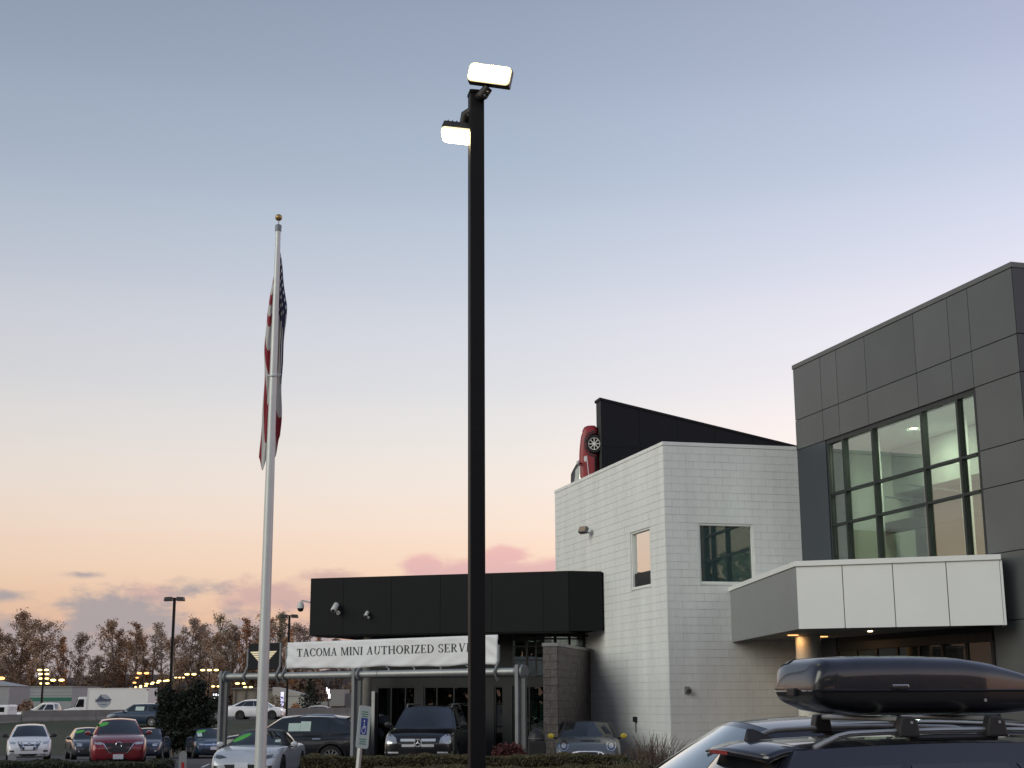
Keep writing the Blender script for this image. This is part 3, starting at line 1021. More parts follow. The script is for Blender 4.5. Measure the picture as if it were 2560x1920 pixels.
def cctv(label, x, z, size, kind):
    p = DA + DU * x
    c = thing('security_camera', label, 'camera', (p.x, p.y, z), angD, 'security cameras on the charcoal fascia')
    s = size
    m_w = mat('camera_white', (.62, .61, .57), .45)
    if kind == 'bullet':
        M = Matrix.Translation((0, -.22 * s, .08 * s)) @ Matrix.Rotation(R(128), 4, 'X')
        build('body', MB().lathe([(.07 * s, -.17 * s), (.085 * s, -.15 * s), (.085 * s, .14 * s), (.06 * s, .17 * s)], 18, M), m_w, c, smooth=40)
        build('lens', MB().lathe([(.052 * s, .171 * s), (.04 * s, .18 * s)], 16, M), M_gloss, c)
        build('arm', MB().tube([(.0, -.003, -.05 * s), (.05 * s, -.10 * s, -.09 * s), (.02 * s, -.18 * s, .02 * s)], .028 * s, 8), m_w, c, smooth=40)
        build('base', MB().lathe([(.06 * s, 0.002), (.06 * s, .03 * s)], 16, Matrix.Translation((.03 * s, 0, -.07 * s)) @ Matrix.Rotation(R(90), 4, 'X')), m_w, c)
    else:
        M = Matrix.Translation((-.05, -.1, 0))
        build('dome_housing', MB().lathe([(.02, .17), (.08, .15), (.105, .06), (.11, -.03)], 20, M), m_w, c, smooth=50)
        build('dome', MB().lathe([(.10, -.031), (.085, -.09), (.05, -.125), (.01, -.135)], 20, M), M_gloss, c, smooth=50)
        build('arm', MB().tube([(-.05, -.1, .16), (-.03, -.06, .21), (.05, 0.0, .19), (.21, .02, .15)], .025, 8), m_w, c, smooth=40)
    return c


cctv('larger white bullet camera on the charcoal fascia, left of two', .90, 4.60, 1.0, 'bullet')
cctv('smaller white bullet camera on the charcoal fascia, right of two', 1.90, 4.42, .62, 'bullet')
cctv('white dome camera hanging off the left end of charcoal fascia', -.24, 4.72, 1, 'dome')

# ------------------------------------------------------------------ pipe frame, banner and wing sign
PA = Vector((-7.90, 39.27, -.372))
FS = 1.19           # the frame was drawn at a smaller working size
GL0 = .372 / FS     # ground level in frame units
PU = Vector((6.85, -5.16, 0)).normalized()
angP = math.atan2(PU.y, PU.x)
AR = thing('pipe_frame', 'grey steel frame of a horizontal pipe on three posts before the entrance', 'frame', PA, angP)
AR.scale = (FS, FS, FS)
PZ = 2.475
build('pipe', MB().tube([(.1, 0, PZ), (4.78, 0, PZ)], .074, 20), M_galv, AR, smooth=40)
build('pipe', MB().tube([(4.80, 0, PZ), (8.5, 0, PZ)], .074, 20), M_galv, AR, smooth=40)
build('coupling', MB().tube([(4.775, 0, PZ), (4.805, 0, PZ)], .071, 20), M_bracket, AR, smooth=40)
for x in (0.05, 4.2, 8.52):
    po = build('post', MB().box(x - .10, x - .02, -.10, .10, GL0, PZ + .13), M_gpost, AR, bevel=.006)
    build('web', MB().box(x - .0195, x + .10, -.03, .03, GL0, PZ - .06), M_bracket, po)
    build('flange', MB().lathe([(.13, 0), (.13, .05)], 20, Matrix.Translation((x + .025, 0, PZ)) @ Matrix.Rotation(R(90), 4, 'Y')), M_gpost, po, smooth=30)
    build('end_cap', MB().lathe([(.115, 0), (.10, .05), (.04, .065)], 20, Matrix.Translation((x - .135, 0, PZ)) @ Matrix.Rotation(R(90), 4, 'Y')), M_gpost, po, smooth=30)
    build('base_plate', MB().box(x - .2, x + .2, -.2, .2, GL0 + .004, GL0 + .03), M_gpost, po)
for x, zt in ((.79, 3.1), (1.84, 3.2), (2.03, 3.1), (7.96, 3.0)):
    br = build('bracket', MB().tube([(x - .03, -.0, PZ - .16), (x - .04, -.10, PZ), (x - .01, -.06, PZ + .12), (x + .01, -.02, PZ + .22), (x + .012, -.02, zt)], .027, 8), M_gpost, AR, smooth=40)
    build('collar', MB().tube([(x - .06, 0, PZ), (x + .0, 0, PZ)], .095, 18), M_bracket, br, smooth=40)

SG = thing('wing_sign', 'square black sign with pale winged badge on the pipe frame', 'sign', PA + PU * 1.32 * FS + Vector((0, 0, 2.6 * FS)), angP)
SG.scale = (FS, FS, FS)
build('board', MB().box(-.50, .50, -.03, .03, .02, .60), M_sign, SG, bevel=.006)
em = build('emblem', MB().lathe([(.085, 0), (.105, .004), (.105, .018), (.085, .022)], 28, Matrix.Translation((0, -.031, .32)) @ Matrix.Rotation(R(90), 4, 'X'), cap=False), M_wing, SG, smooth=40)
for s in (-1, 1):
    for k in range(5):
        z = .42 - k * .046
        xo = .43 - k * .058
        build('feather', MB().add([(s * .115, -.045, z), (s * xo, -.045, z), (s * (xo - .05), -.045, z - .034), (s * .115, -.045, z - .034), (s * .115, -.031, z), (s * xo, -.031, z), (s * (xo - .05), -.031, z - .034), (s * .115, -.031, z - .034)],
                                  [(0, 1, 2, 3), (5, 4, 7, 6), (3, 2, 6, 7), (0, 3, 7, 4), (1, 5, 6, 2), (0, 4, 5, 1)]), M_wing, em)

# serif letters, unit height


def ring(cx, cy, rx, ry, tx, ty, a0, a1, n=14):
    out = []
    for i in range(n):
        q = []
        for a, rr in ((a0 + (a1 - a0) * i / n, 1), (a0 + (a1 - a0) * (i + 1) / n, 1), (a0 + (a1 - a0) * (i + 1) / n, 0), (a0 + (a1 - a0) * i / n, 0)):
            c, s = math.cos(R(a)), math.sin(R(a))
            if rr:
                q.append((cx + rx * c, cy + ry * s))
            else:
                q.append((cx + (rx - tx) * c, cy + (ry - ty) * s))
        out.append(q)
    return out


def rc(x0, x1, y0, y1):
    return [(x0, y0), (x1, y0), (x1, y1), (x0, y1)]


def stem(x, w=.15):
    return [rc(x, x + w, 0, 1), rc(x - .07, x + w + .07, 0, .05), rc(x - .07, x + w + .07, .95, 1)]


def dg(x0, y0, x1, y1, w):
    return [[(x0 - w / 2, y0), (x0 + w / 2, y0), (x1 + w / 2, y1), (x1 - w / 2, y1)]]


S_ = .07
GL = {
    'T': (.74, [rc(0, .74, .93, 1), rc(0, .05, .78, .93), rc(.69, .74, .78, .93), rc(.295, .445, 0, .93), rc(.2, .54, 0, .05)]),
    'A': (.82, dg(.12, 0, .41, 1, .06) + dg(.68, 0, .41, 1, .15) + [rc(.2, .6, .30, .35), rc(0, .26, 0, .05), rc(.54, .82, 0, .05)]),
    'C': (.76, ring(.42, .5, .42, .51, .15, .06, 45, 315) + [rc(.70, .75, .68, .97), rc(.70, .75, .06, .28)]),
    'O': (.86, ring(.43, .5, .43, .51, .15, .06, 0, 360, 22)),
    'M': (1.02, [rc(.08, .13, 0, 1), rc(0, .22, 0, .05), rc(0, .16, .95, 1), rc(.80, .95, 0, 1), rc(.74, 1.02, 0, .05), rc(.84, 1.02, .95, 1)] + dg(.18, 1, .5, .0, .14) + dg(.84, 1, .5, .0, .05)),
    'I': (.30, stem(.075)),
    'N': (.86, [rc(.08, .13, 0, 1), rc(0, .22, 0, .05), rc(.73, .78, 0, 1), rc(.64, .86, .95, 1), rc(0, .2, .95, 1)] + dg(.14, 1, .72, 0, .15)),
    'U': (.84, [rc(.10, .25, .35, 1), rc(.03, .32, .95, 1), rc(.68, .73, .35, 1), rc(.58, .83, .95, 1)] + ring(.415, .35, .315, .36, .12, .06, 180, 360)),
    'H': (.88, stem(.08) + stem(.65) + [rc(.2, .7, .48, .54)]),
    'R': (.80, stem(.08) + ring(.30, .74, .33, .26, .14, .05, -90, 90) + [rc(.2, .32, .95, 1), rc(.2, .32, .48, .53), rc(.62, .8, 0, .05)] + dg(.66, 0, .36, .5, .15)),
    'Z': (.70, [rc(.04, .66, .94, 1), rc(.04, .66, 0, .06), rc(.04, .09, .78, .94), rc(.62, .67, .06, .24)] + dg(.12, .03, .57, .97, .16)),
    'E': (.68, stem(.08) + [rc(.2, .62, .95, 1), rc(.2, .64, 0, .05), rc(.2, .48, .48, .53), rc(.57, .62, .8, .95), rc(.60, .65, .05, .22), rc(.44, .48, .38, .63)]),
    'D': (.84, stem(.08) + ring(.30, .5, .51, .5, .15, .05, -90, 90) + [rc(.2, .32, .95, 1), rc(.2, .32, 0, .05)]),
    'S': (.58, ring(.29, .745, .27, .265, .11, .06, 20, 270) + ring(.29, .255, .28, .265, .12, .06, -160, 90) + [rc(.49, .54, .74, .96), rc(.03, .08, .04, .28)]),
    'V': (.82, dg(.14, 1, .41, 0, .15) + dg(.70, 1, .41, 0, .05) + [rc(0, .28, .95, 1), rc(.58, .82, .95, 1)]),
}
BN = thing('banner', 'long white vinyl banner lettered TACOMA MINI AUTHORIZED SERVICE along the pipe frame', 'banner', PA + PU * 2.05 * FS + Vector((0, 0, 2.62 * FS)), angP)
BN.scale = (FS, FS, FS)
BL, BH = 5.9, .575


def bwave(x, z):
    t = x / BL
    ed = max(0, .5 - x) + max(0, x - BL + .7)
    return .010 * math.sin(x * 2.1 + z * 3) + .006 * math.sin(x * 5 - z * 9) + .022 * math.sin((x + z * 1.6) * 16) * ed + .012 * math.sin((x - z * 2.2) * 11 + math.sin(x * 3)) * max(0, .30 - z) * 2.2 + .007 * math.sin((x + z * 1.9) * 9 + 2 * math.sin(x * 1.7)) * max(0, z - .40) * 5


mb = MB()
sag = lambda x: .012 * math.sin(x * 2.6) + .008 * math.sin(x * 5.1)
mb.grid(lambda u, v: Vector((BL * u, bwave(BL * u, BH * v) - .03, BH * v + (1 - v) * sag(BL * u))), 110, 12)
cloth = build('cloth', mb, M_banner, BN, smooth=60)
sm = cloth.modifiers.new('thickness', 'SOLIDIFY')
sm.thickness = .004
build('hem_rail', MB().tube([(0.0, .02, .0), (BL, .02, .0)], .012, 6), M_bracket, BN)
txt = 'TACOMA MINI AUTHORIZED SERVICE'
adv = []
x = 0
for ch in txt:
    if ch == ' ':
        x += .42
        adv.append(None)
        continue
    adv.append(x)
    x += GL[ch][0] + .12
# TACOMA ... SERVI spans 4.85 m
xi = adv[len(txt) - 2]
hgt = .168
kx = 4.89 / xi
for ch, a in zip(txt, adv):
    if a is None:
        continue
    mb = MB()
    for q in GL[ch][1]:
        pts = [(.33 + (a + px_) * kx, .262 + py_ * hgt) for px_, py_ in q]
        vs = [(px_, bwave(px_, pz_) - .041 - dd, pz_) for dd in (.0015, 0) for px_, pz_ in pts]
        mb.add(vs, [(0, 1, 2, 3), (7, 6, 5, 4), (0, 1, 5, 4), (1, 2, 6, 5), (2, 3, 7, 6), (3, 0, 4, 7)])
    build('letter', mb, M_ink, cloth)
for k in range(9):
    xk = .1 + k * .71
    build('tie', MB().tube([(xk, .0, .0), (xk + .02, .07, -.045), (xk, .03, -.09)], .010, 5), M_banner, BN)

# ------------------------------------------------------------------ big lit pole light
LP = thing('pole_light', 'tall square dark pole with two bright lit floodlight heads', 'pole light', (-0.35, 14.0, 0), R(-14))
LP.rotation_euler = (0, R(-0.15), R(-14))
HW = .076
PHT = 8.30
build('pole', MB().box(-HW, HW, -HW, HW, .45, PHT - .05), M_pole, LP, bevel=.012, rot=(0, 0, R(26)))
build('pole_cap', MB().box(-HW - .006, HW + .006, -HW - .006, HW + .006, PHT - .05, PHT - .015).box(-HW * .7, HW * .7, -HW * .7, HW * .7, PHT - .0148, PHT), M_pole, LP, bevel=.006, rot=(0, 0, R(26)))
build('base', MB().lathe([(.30, 0), (.30, .42), (.27, .45)], 28), M_conc, LP, smooth=40)


def head(parent, M, w, h, d, knuckle, kp):
    hd = build('lamp_head', MB().box(-w, w, 0, d, -h, h, M), M_lampbody, parent, bevel=.012)
    def pill(a_, b_, r_, y0, y1):
        po = []
        for cx_, cz_, a0 in ((a_ - r_, b_ - r_, 0), (-a_ + r_, b_ - r_, 90), (-a_ + r_, -b_ + r_, 180), (a_ - r_, -b_ + r_, 270)):
            for q in range(7):
                an = R(a0 + 15 * q)
                po.append((cx_ + r_ * math.cos(an), cz_ + r_ * math.sin(an)))
        return MB().prism(po, y0, y1, M @ Matrix.Rotation(R(90), 4, 'X'))

    ln = build('lens', pill(w * 1.02, h * 1.04, h * .5, .0008, .030), M_lampwarm, hd, bevel=.012)  # amber rim added round the lens in place of the lamp's glow
    build('led_board', pill(w * .93, h * .86, h * .45, .0305, .046), M_lampface, ln, bevel=.010)
    for i in range(7):
        xx_ = -w * .8 + i * w * 1.6 / 6
        build('fin', MB().box(xx_ - .006, xx_ + .006, d + .0005, d + .035, -h * .8, h * .8, M), M_lampbody, hd)
    kn = build('knuckle', MB().tube(kp, [.05, .06, .05], 10), M_lampbody, parent, smooth=40)
    b0 = Vector(kp[1])
    for q in (Vector((.03, -.05, -.02)), Vector((.06, -.05, .02))):
        build('bolt', MB().tube([b0 + q, b0 + q + Vector((.025, -.05, -.04))], .008, 6).tube([b0 + q + Vector((.022, -.045, -.036)), b0 + q + Vector((.03, -.06, -.048))], .015, 6), M_bracket, kn)
    return hd


# upper head faces the camera side, raised on its knuckle; lower head leans out to the other side and down
M1 = Matrix.Translation((.20, -.18, PHT + .085)) @ Matrix.Rotation(R(14 - 8), 4, 'Z') @ Matrix.Rotation(R(12), 4, 'Y') @ Matrix.Rotation(R(2), 4, 'X')
head(LP, M1, .225, .098, .12, True, [(.03, -.02, PHT - .09), (.10, -.10, PHT - .10), (.17, -.12, PHT - .03)])
M2 = Matrix.Translation((-.20, .02, PHT - .47)) @ Matrix.Rotation(R(14 - 10), 4, 'Z') @ Matrix.Rotation(R(11), 4, 'Y') @ Matrix.Rotation(R(60), 4, 'X')
head(LP, M2, .180, .10, .10, True, [(-.04, .0, PHT - .22), (-.12, .04, PHT - .24), (-.16, .07, PHT - .36)])

# ------------------------------------------------------------------ flagpole and flag
FPX, FPY = -3.13, 18.0
FP = thing('flagpole', 'tall tapered white flagpole with gold ball finial', 'flagpole', (FPX, FPY, 0))
build('pole', MB().lathe([(.078, 0), (.074, .9), (.068, 2.5), (.058, 4.6), (.046, 6.6), (.033, 8.14)], 24, cap=True), M_fpole, FP, smooth=40)
build('truck', MB().lathe([(.042, 8.10), (.044, 8.18), (.030, 8.19)], 18), mat('truck_grey', (.20, .23, .25), .5, .4), FP, smooth=40)
build('spindle', MB().lathe([(.010, 8.19), (.010, 8.25)], 10), M_galv, FP)
sph = [(.047 * math.sin(math.pi * i / 14), 8.292 - .047 * math.cos(math.pi * i / 14)) for i in range(15)]
sph[0], sph[-1] = (.002, sph[0][1]), (.002, sph[-1][1])
build('ball', MB().lathe(sph, 24), M_gold, FP, smooth=60)
build('halyard', MB().tube([(-.035, .035, 8.05), (-.07, .07, 4.5), (-.085, .085, 1.2)], .005, 5), M_banner, FP)
build('retainer_ring', MB().tube([(.092 * math.cos(a * math.pi / 8), .03 + .092 * math.sin(a * math.pi / 8), 6.13 - .035 * math.sin(-a * math.pi / 8)) for a in range(17)], .008, 6), M_fpole, FP, smooth=40)
build('base_collar', MB().lathe([(.16, 0), (.15, .06), (.10, .10)], 20), M_galv, FP, smooth=40)

FLG = bpy.data.meshes.new('flag')
NU, NV = 44, 110
fv, fu, ff = [], [], []
ZTOP = 7.86


def flag_pt(a, b):
    # a: across the hanging bundle of folds, left to right; b: top to bottom
    wd = .018 + .112 * min(1, b / .30) ** .8 - .012 * max(0, b - .7)
    x = (2 * a - 1) * wd + .010 * math.sin(11 * b + 4 * a) + .006 * math.sin(23 * b)
    y = .115 + (.045 * math.cos(a * 3 * math.pi + 1.2 * b) + .02 * math.sin(a * 6 * math.pi + 5 * b)) * min(1, b * 4)
    ln = 2.92 - .30 * a - .10 * math.cos(a * 4 * math.pi) + .05 * math.sin(a * 9)
    return (x - .030 * b, y, ZTOP - b * ln)


def flag_uv(a, b):
    # which part of the printed cloth shows where: level stripes above, steep ones where the fly end hangs down
    v = 1 - 1.55 * min(b, .35) - .44 * max(0, b - .35)
    v += (a - .5) * .34 * min(1, max(0, (b - .32) / .35)) + .02 * math.sin(a * 3 * math.pi)
    return (.12 + .62 * (1 - a) + .1 * b, min(.999, max(.001, v)))


for i in range(NU + 1):
    for j in range(NV + 1):
        fv.append(flag_pt(i / NU, j / NV))
        fu.append(flag_uv(i / NU, j / NV))
for i in range(NU):
    for j in range(NV):
        ff.append((i * (NV + 1) + j, (i + 1) * (NV + 1) + j, (i + 1) * (NV + 1) + j + 1, i * (NV + 1) + j + 1))
FLG.from_pydata(fv, [], ff)
uvl = FLG.uv_layers.new(name='UVMap')
for lp in FLG.loops:
    uvl.data[lp.index].uv = fu[lp.vertex_index]
FLG.polygons.foreach_set('use_smooth', [True] * len(FLG.polygons))
mflag = bpy.data.materials.new('flag_cloth')
mflag.use_nodes = True
nt = mflag.node_tree
pb = nt.nodes['Principled BSDF']
pb.inputs['Roughness'].default_value = .85


def nmath(op, a, b=None):
    n_ = nt.nodes.new('ShaderNodeMath')
    n_.operation = op
    for i, v in enumerate((a, b)):
        if v is None:
            continue
        if isinstance(v, (int, float)):
            n_.inputs[i].default_value = v
        else:
            nt.links.new(v, n_.inputs[i])
    return n_.outputs[0]


def nmix(f, a, b):
    n_ = nt.nodes.new('ShaderNodeMix')
    n_.data_type = 'RGBA'
    nt.links.new(f, n_.inputs[0])
    for i, v in ((6, a), (7, b)):
        if isinstance(v, tuple):
            n_.inputs[i].default_value = v
        else:
            nt.links.new(v, n_.inputs[i])
    return n_.outputs[2]


uvn = nt.nodes.new('ShaderNodeUVMap')
sp = nt.nodes.new('ShaderNodeSeparateXYZ')
nt.links.new(uvn.outputs[0], sp.inputs[0])
U, V = sp.outputs[0], sp.outputs[1]
stripe = nmath('MODULO', nmath('FLOOR', nmath('MULTIPLY', V, 12.999)), 2.0)
colr = nmix(stripe, (.25, .020, .032, 1), (.50, .49, .47, 1))
canton = nmath('MULTIPLY', nmath('LESS_THAN', U, .40), nmath('GREATER_THAN', V, 6 / 13))
su = nmath('SUBTRACT', nmath('FRACT', nmath('MULTIPLY', U, 14.0)), .5)
sv = nmath('SUBTRACT', nmath('FRACT', nmath('MULTIPLY', V, 16.0)), .5)
star = nmath('LESS_THAN', nmath('ADD', nmath('MULTIPLY', su, su), nmath('MULTIPLY', sv, sv)), .055)
cant = nmix(star, (.022, .030, .075, 1), (.6, .6, .58, 1))
nt.links.new(nmix(canton, colr, cant), pb.inputs['Base Color'])
fo = link('flag', FLG, mflag, loc=(FPX, FPY, 0))
tag(fo, 'limp red and white striped flag with starred blue corner hanging on pole', 'flag')
sm = fo.modifiers.new('thickness', 'SOLIDIFY')
sm.thickness = .003

# ------------------------------------------------------------------ accessible parking sign
HS = thing('parking_sign', 'narrow tilted accessible parking sign with blue wheelchair symbol', 'sign', (-2.14, 19.5, 0), R(40))
HS.rotation_euler = (R(2), R(4.5), R(60))
build('post', MB().box(-.025, .025, .0, .05, 0, 1.86), M_galv, HS, bevel=.006)
pl_poly = []
for cx_, cz_, a0 in ((.10, .24, 0), (-.10, .24, 90), (-.10, -.24, 180), (.10, -.24, 270)):
    for k in range(5):
        a = R(a0 + 22.5 * k)
        pl_poly.append((cx_ + .04 * math.cos(a), cz_ + .04 * math.sin(a)))
MS = Matrix.Translation((0, -.004, 1.60)) @ Matrix.Rotation(R(90), 4, 'X')
sgp = build('plate', MB().prism(pl_poly, 0, .006, MS), mat('pale_green_sign', (.50, .60, .54), .5, var=.05), HS)
build('symbol_field', MB().box(-.075, .075, -.0115, -.0105, 1.50, 1.72), mat('sign_blue', (.015, .06, .30), .5), sgp)
mw = mat('sign_white', (.7, .75, .8), .5)
build('wheelchair_symbol', MB().lathe([(.038, .0120), (.048, .0120), (.048, .0126), (.038, .0126)], 18, Matrix.Translation((-.004, 0, 1.56)) @ Matrix.Rotation(R(90), 4, 'X'), cap=False).box(-.012, .004, -.0126, -.0120, 1.575, 1.655).box(.0042, .045, -.0126, -.0120, 1.60, 1.614).lathe([(.001, .0120), (.016, .0120), (.016, .0126)], 12, Matrix.Translation((-.004, 0, 1.68)) @ Matrix.Rotation(R(90), 4, 'X')), mw, sgp)
for k, (z, w_) in enumerate(((1.80, .07), (1.77, .08), (1.74, .06), (1.44, .08), (1.41, .07), (1.38, .08))):
    build('text_line', MB().box(-w_, w_, -.0115, -.0105, z - .008, z + .008), mat('sign_green_text', (.10, .28, .20), .6), sgp)

# ------------------------------------------------------------------ cars
CUT = []


def smooth_path(pts, x):
    """Catmull-Rom through (x, z) points sorted by x"""
    for i in range(len(pts) - 1):
        if pts[i][0] <= x <= pts[i + 1][0]:
            p1, p2 = pts[i], pts[i + 1]
            p0 = pts[i - 1] if i else (2 * p1[0] - p2[0], p1[1])
            p3 = pts[i + 2] if i + 2 < len(pts) else (2 * p2[0] - p1[0], p2[1])
            t = (x - p1[0]) / (p2[0] - p1[0])
            m1 = (p2[1] - p0[1]) / (p2[0] - p0[0]) * (p2[0] - p1[0])
            m2 = (p3[1] - p1[1]) / (p3[0] - p1[0]) * (p2[0] - p1[0])
            return ((2 * t ** 3 - 3 * t ** 2 + 1) * p1[1] + (t ** 3 - 2 * t ** 2 + t) * m1 + (-2 * t ** 3 + 3 * t ** 2) * p2[1] + (t ** 3 - t ** 2) * m2)
    return pts[0][1] if x < pts[0][0] else pts[-1][1]


def wheel(parent, x, y, r, w, side, rim_m, spokes=10):
    """wheel with its axle along y; side = +1 left, -1 right"""
    wh = bpy.data.objects.new('wheel', None)
    Mx = Matrix.Translation((x, y, r)) @ Matrix.Rotation(R(-90 * side), 4, 'X')
    key = ('wheel', round(r, 3), round(w, 3), side, rim_m.name, spokes)
    if key not in CACHE:
        M0 = Matrix.Rotation(R(-90 * side), 4, 'X')
        ty = MB().lathe([(r * .66, -w / 2), (r * .93, -w / 2), (r, -w * .36), (r, w * .36), (r * .93, w / 2), (r * .66, w / 2), (r * .64, w * .3)], 28, M0, cap=False).mesh('tyre', 40)
        ty.materials.append(M_tyre)
        rm = MB()
        rm.lathe([(r * .665, w * .40), (r * .665, w * .47), (r * .60, w * .46), (r * .60, w * .30)], 28, M0, cap=False)
        rm.lathe([(r * .15, w * .22), (r * .15, w * .42), (r * .02, w * .44)], 14, M0)
        for k in range(spokes):
            rm.box(r * .10, r * .62, -r * .045, r * .045, w * .28, w * .42, M0 @ Matrix.Rotation(2 * math.pi * k / spokes, 4, 'Z'))
        rm = rm.mesh('rim', 35)
        rm.materials.append(rim_m)
        dk = MB().lathe([(r * .655, w * .05), (.01, w * .05)], 24, M0).mesh('brake_disc')
        dk.materials.append(M_arch)
        CACHE[key] = (ty, rm, dk)
    ty, rm, dk = CACHE[key]
    t = link('wheel', ty, None, parent, loc=(x, y, r))
    link('rim', rm, None, t)
    link('brake_disc', dk, None, t)
    return t


CACHE = {}


def eval_mesh(o):
    dg = bpy.context.evaluated_depsgraph_get()
    return bpy.data.meshes.new_from_object(o.evaluated_get(dg))


class Car:
    """x forward, y left, z up; nose at +L/2"""

    def __init__(s, name, label, loc, heading, paint_m, L=4.5, W=1.78, H=1.45, clear=.17, wr=.32, ww=.21, wb=2.65, fo=.88,
                 nose=.66, hood=.90, hoodx=None, cowl=1.45, rooff=2.25, roofr=3.55, rearb=4.15, deck=.98, belt=.92, wt=.56, tail=.90,
                 roof_m=None, group=None, rim=None, spokes=10, wheels=(1, 1, 1, 1), cat='car', crown=.05, arch=.035, taper=.10, matrix=None,
                 glass=None, sidewins=((.05, .42), (.45, .78), (.80, .94)), z=None, cover=0.86, rwin=True, sub=1, front_full=.9, bulge=.06):
        s.L, s.W, s.H = L, W, H
        s.root = thing(name, label, cat, loc, R(heading), group)
        if matrix is not None:
            s.root.rotation_euler = matrix.to_euler()
        X = lambda d: L / 2 - d      # distance behind the nose -> local x
        s.X = X
        s.glass = glass or M_cglass
        top = [(-L / 2, tail - .10), (-L / 2 + .06, tail), (X(rearb) - .02, deck), (X((rearb + cowl) / 2), belt), (X(cowl), hood), (X(cowl * .45), (hood * .55 + nose * .45) + .02), (X(.16), nose + .02), (X(0.0), nose - .10)]
        xs_ = [-L / 2, -L / 2 + .03, -L / 2 + .10, -L / 2 + .25] + [-L / 2 + .25 + (L - .6) * i / 16 for i in range(1, 17)] + [L / 2 - .22, L / 2 - .11, L / 2 - .04, L / 2]
        xs_ = sorted(set(round(q, 4) for q in xs_))
        rings = []
        for x in xs_:
            df = L / 2 - x
            dr = x + L / 2
            w = W / 2
            if df < .7:
                w *= 1 - taper * 1.15 * ((.7 - df) / .7) ** 2 - (.12 * ((.12 - df) / .12) ** 2 if df < .12 else 0)
            if dr < .6:
                w *= 1 - taper * ((.6 - dr) / .6) ** 2 - (.10 * ((.10 - dr) / .10) ** 2 if dr < .1 else 0)
            zt = smooth_path(top, x)
            zb = clear + (.10 * max(0, (.25 - df) / .25) ** 2) + (.14 * max(0, (.3 - dr) / .3) ** 2)
            if df < .05:
                zt -= .06
            if dr < .03:
                zt -= .05
            h = zt - zb
            half = [(0, zb), (.80 * w, zb), (.93 * w, zb + .05), (.985 * w, zb + .26 * h), (w, zb + .52 * h), (.985 * w, zb + .76 * h), (.945 * w, zt - .07 * min(1, h)), (.86 * w, zt - .012), (.5 * w, zt + .012), (0, zt + .018)]
            rings.append((x, half))
        mb = MB()
        nh = 10
        full = []
        for x, half in rings:
            ring_ = [(x, p[0], p[1]) for p in half] + [(x, -p[0], p[1]) for p in half[-2:0:-1]]
            full.append(ring_)
        n_ = len(full[0])
        for r_ in full:
            mb.v += r_
        for i in range(len(full) - 1):
            for k in range(n_):
                mb.f.append((i * n_ + k, i * n_ + (k + 1) % n_, (i + 1) * n_ + (k + 1) % n_, (i + 1) * n_ + k))
        mb.f.append(tuple(range(n_ - 1, -1, -1)))
        mb.f.append(tuple((len(full) - 1) * n_ + k for k in range(n_)))
        me = mb.mesh('body')
        tmp = bpy.data.objects.new('tmp_body', me)
        COL.objects.link(tmp)
        if sub:
            sd = tmp.modifiers.new('s', 'SUBSURF')
            sd.levels = sub
            sd.render_levels = sub
        axf, axr = X(fo), X(fo + wb)
        cut = MB()
        for ax in (axf, axr):
            for sd_ in (-1, 1):
                cut.lathe([(wr * 1.13, 0), (wr * 1.13, .40)], 28, Matrix.Translation((ax, sd_ * (W / 2 - .27), wr)) @ Matrix.Rotation(R(-90 * sd_), 4, 'X'))
        co = bpy.data.objects.new('tmp_cut', cut.mesh('cut'))
        COL.objects.link(co)
        bo = tmp.modifiers.new('b', 'BOOLEAN')
        bo.operation = 'DIFFERENCE'
        bo.object = co
        bo.solver = 'EXACT'
        bm_ = eval_mesh(tmp)
        bpy.data.objects.remove(tmp)
        bpy.data.objects.remove(co)
        bm_.materials.clear()
        bm_.polygons.foreach_set('use_smooth', [True] * len(bm_.polygons))
        bm_.set_sharp_from_angle(angle=R(38))
        s.body = link('body', bm_, paint_m, s.root)
        # cabin
        zb = belt - .05
        wbase = W / 2 * .93
        tp = lambda u: (.90 + .10 * min(1, u / .35)) * (1 - .045 * max(0, (u - .7) / .3) ** 2)
        s.zr = H - crown

        def zroof(u):
            return s.zr - arch * (2 * u - 1.06) ** 2

        def wid(t, u):
            return (wbase + (wt - wbase) * (t ** 1.25)) * tp(u)

        def xf(t):
            return X(cowl) + (X(rooff) - X(cowl)) * t + bulge * math.sin(math.pi * t) * .6

        def xr(t):
            return X(rearb) + (X(roofr) - X(rearb)) * t - bulge * math.sin(math.pi * t) * .8

        cvf, cvr = .13, .10

        def front(sv_, t, off=0.0):
            z0 = max(zb, hood - .06) * (1 - t) + (zroof(1) + crown * (1 - sv_ ** 2) * t) * t
            zz_ = zb + (zroof(1) + crown * (1 - sv_ * sv_) - zb) * t
            return Vector((xf(t) + cvf * (1 - sv_ * sv_) * (1 - .35 * t) + off, sv_ * wid(t, 1), zz_ + off * .6))

        def rear(sv_, t, off=0.0):
            zz_ = zb + (zroof(0) + crown * (1 - sv_ * sv_) - zb) * t
            return Vector((xr(t) - cvr * (1 - sv_ * sv_) * (1 - .35 * t) - off, sv_ * wid(t, 0), zz_ + off * .5))

        def side(u, t, sg, off=0.0):
            x = xr(t) + (xf(t) - xr(t)) * u
            return Vector((x, sg * (wid(t, u) + off), zb + (zroof(u) - zb) * t + off * .3))

        def roof(u, sv_):
            xa = xr(1) - cvr * .65 * (1 - sv_ * sv_)
            xb = xf(1) + cvf * .65 * (1 - sv_ * sv_)
            return Vector((xa + (xb - xa) * u, sv_ * wid(1, u), zroof(u) + crown * (1 - sv_ * sv_)))

        s.front, s.rear, s.side, s.roofp = front, rear, side, roof
        nS, nT, nU_ = 12, 8, 16
        mb = MB()
        mb.grid(lambda a, b: front(-1 + 2 * a, b), nS, nT)
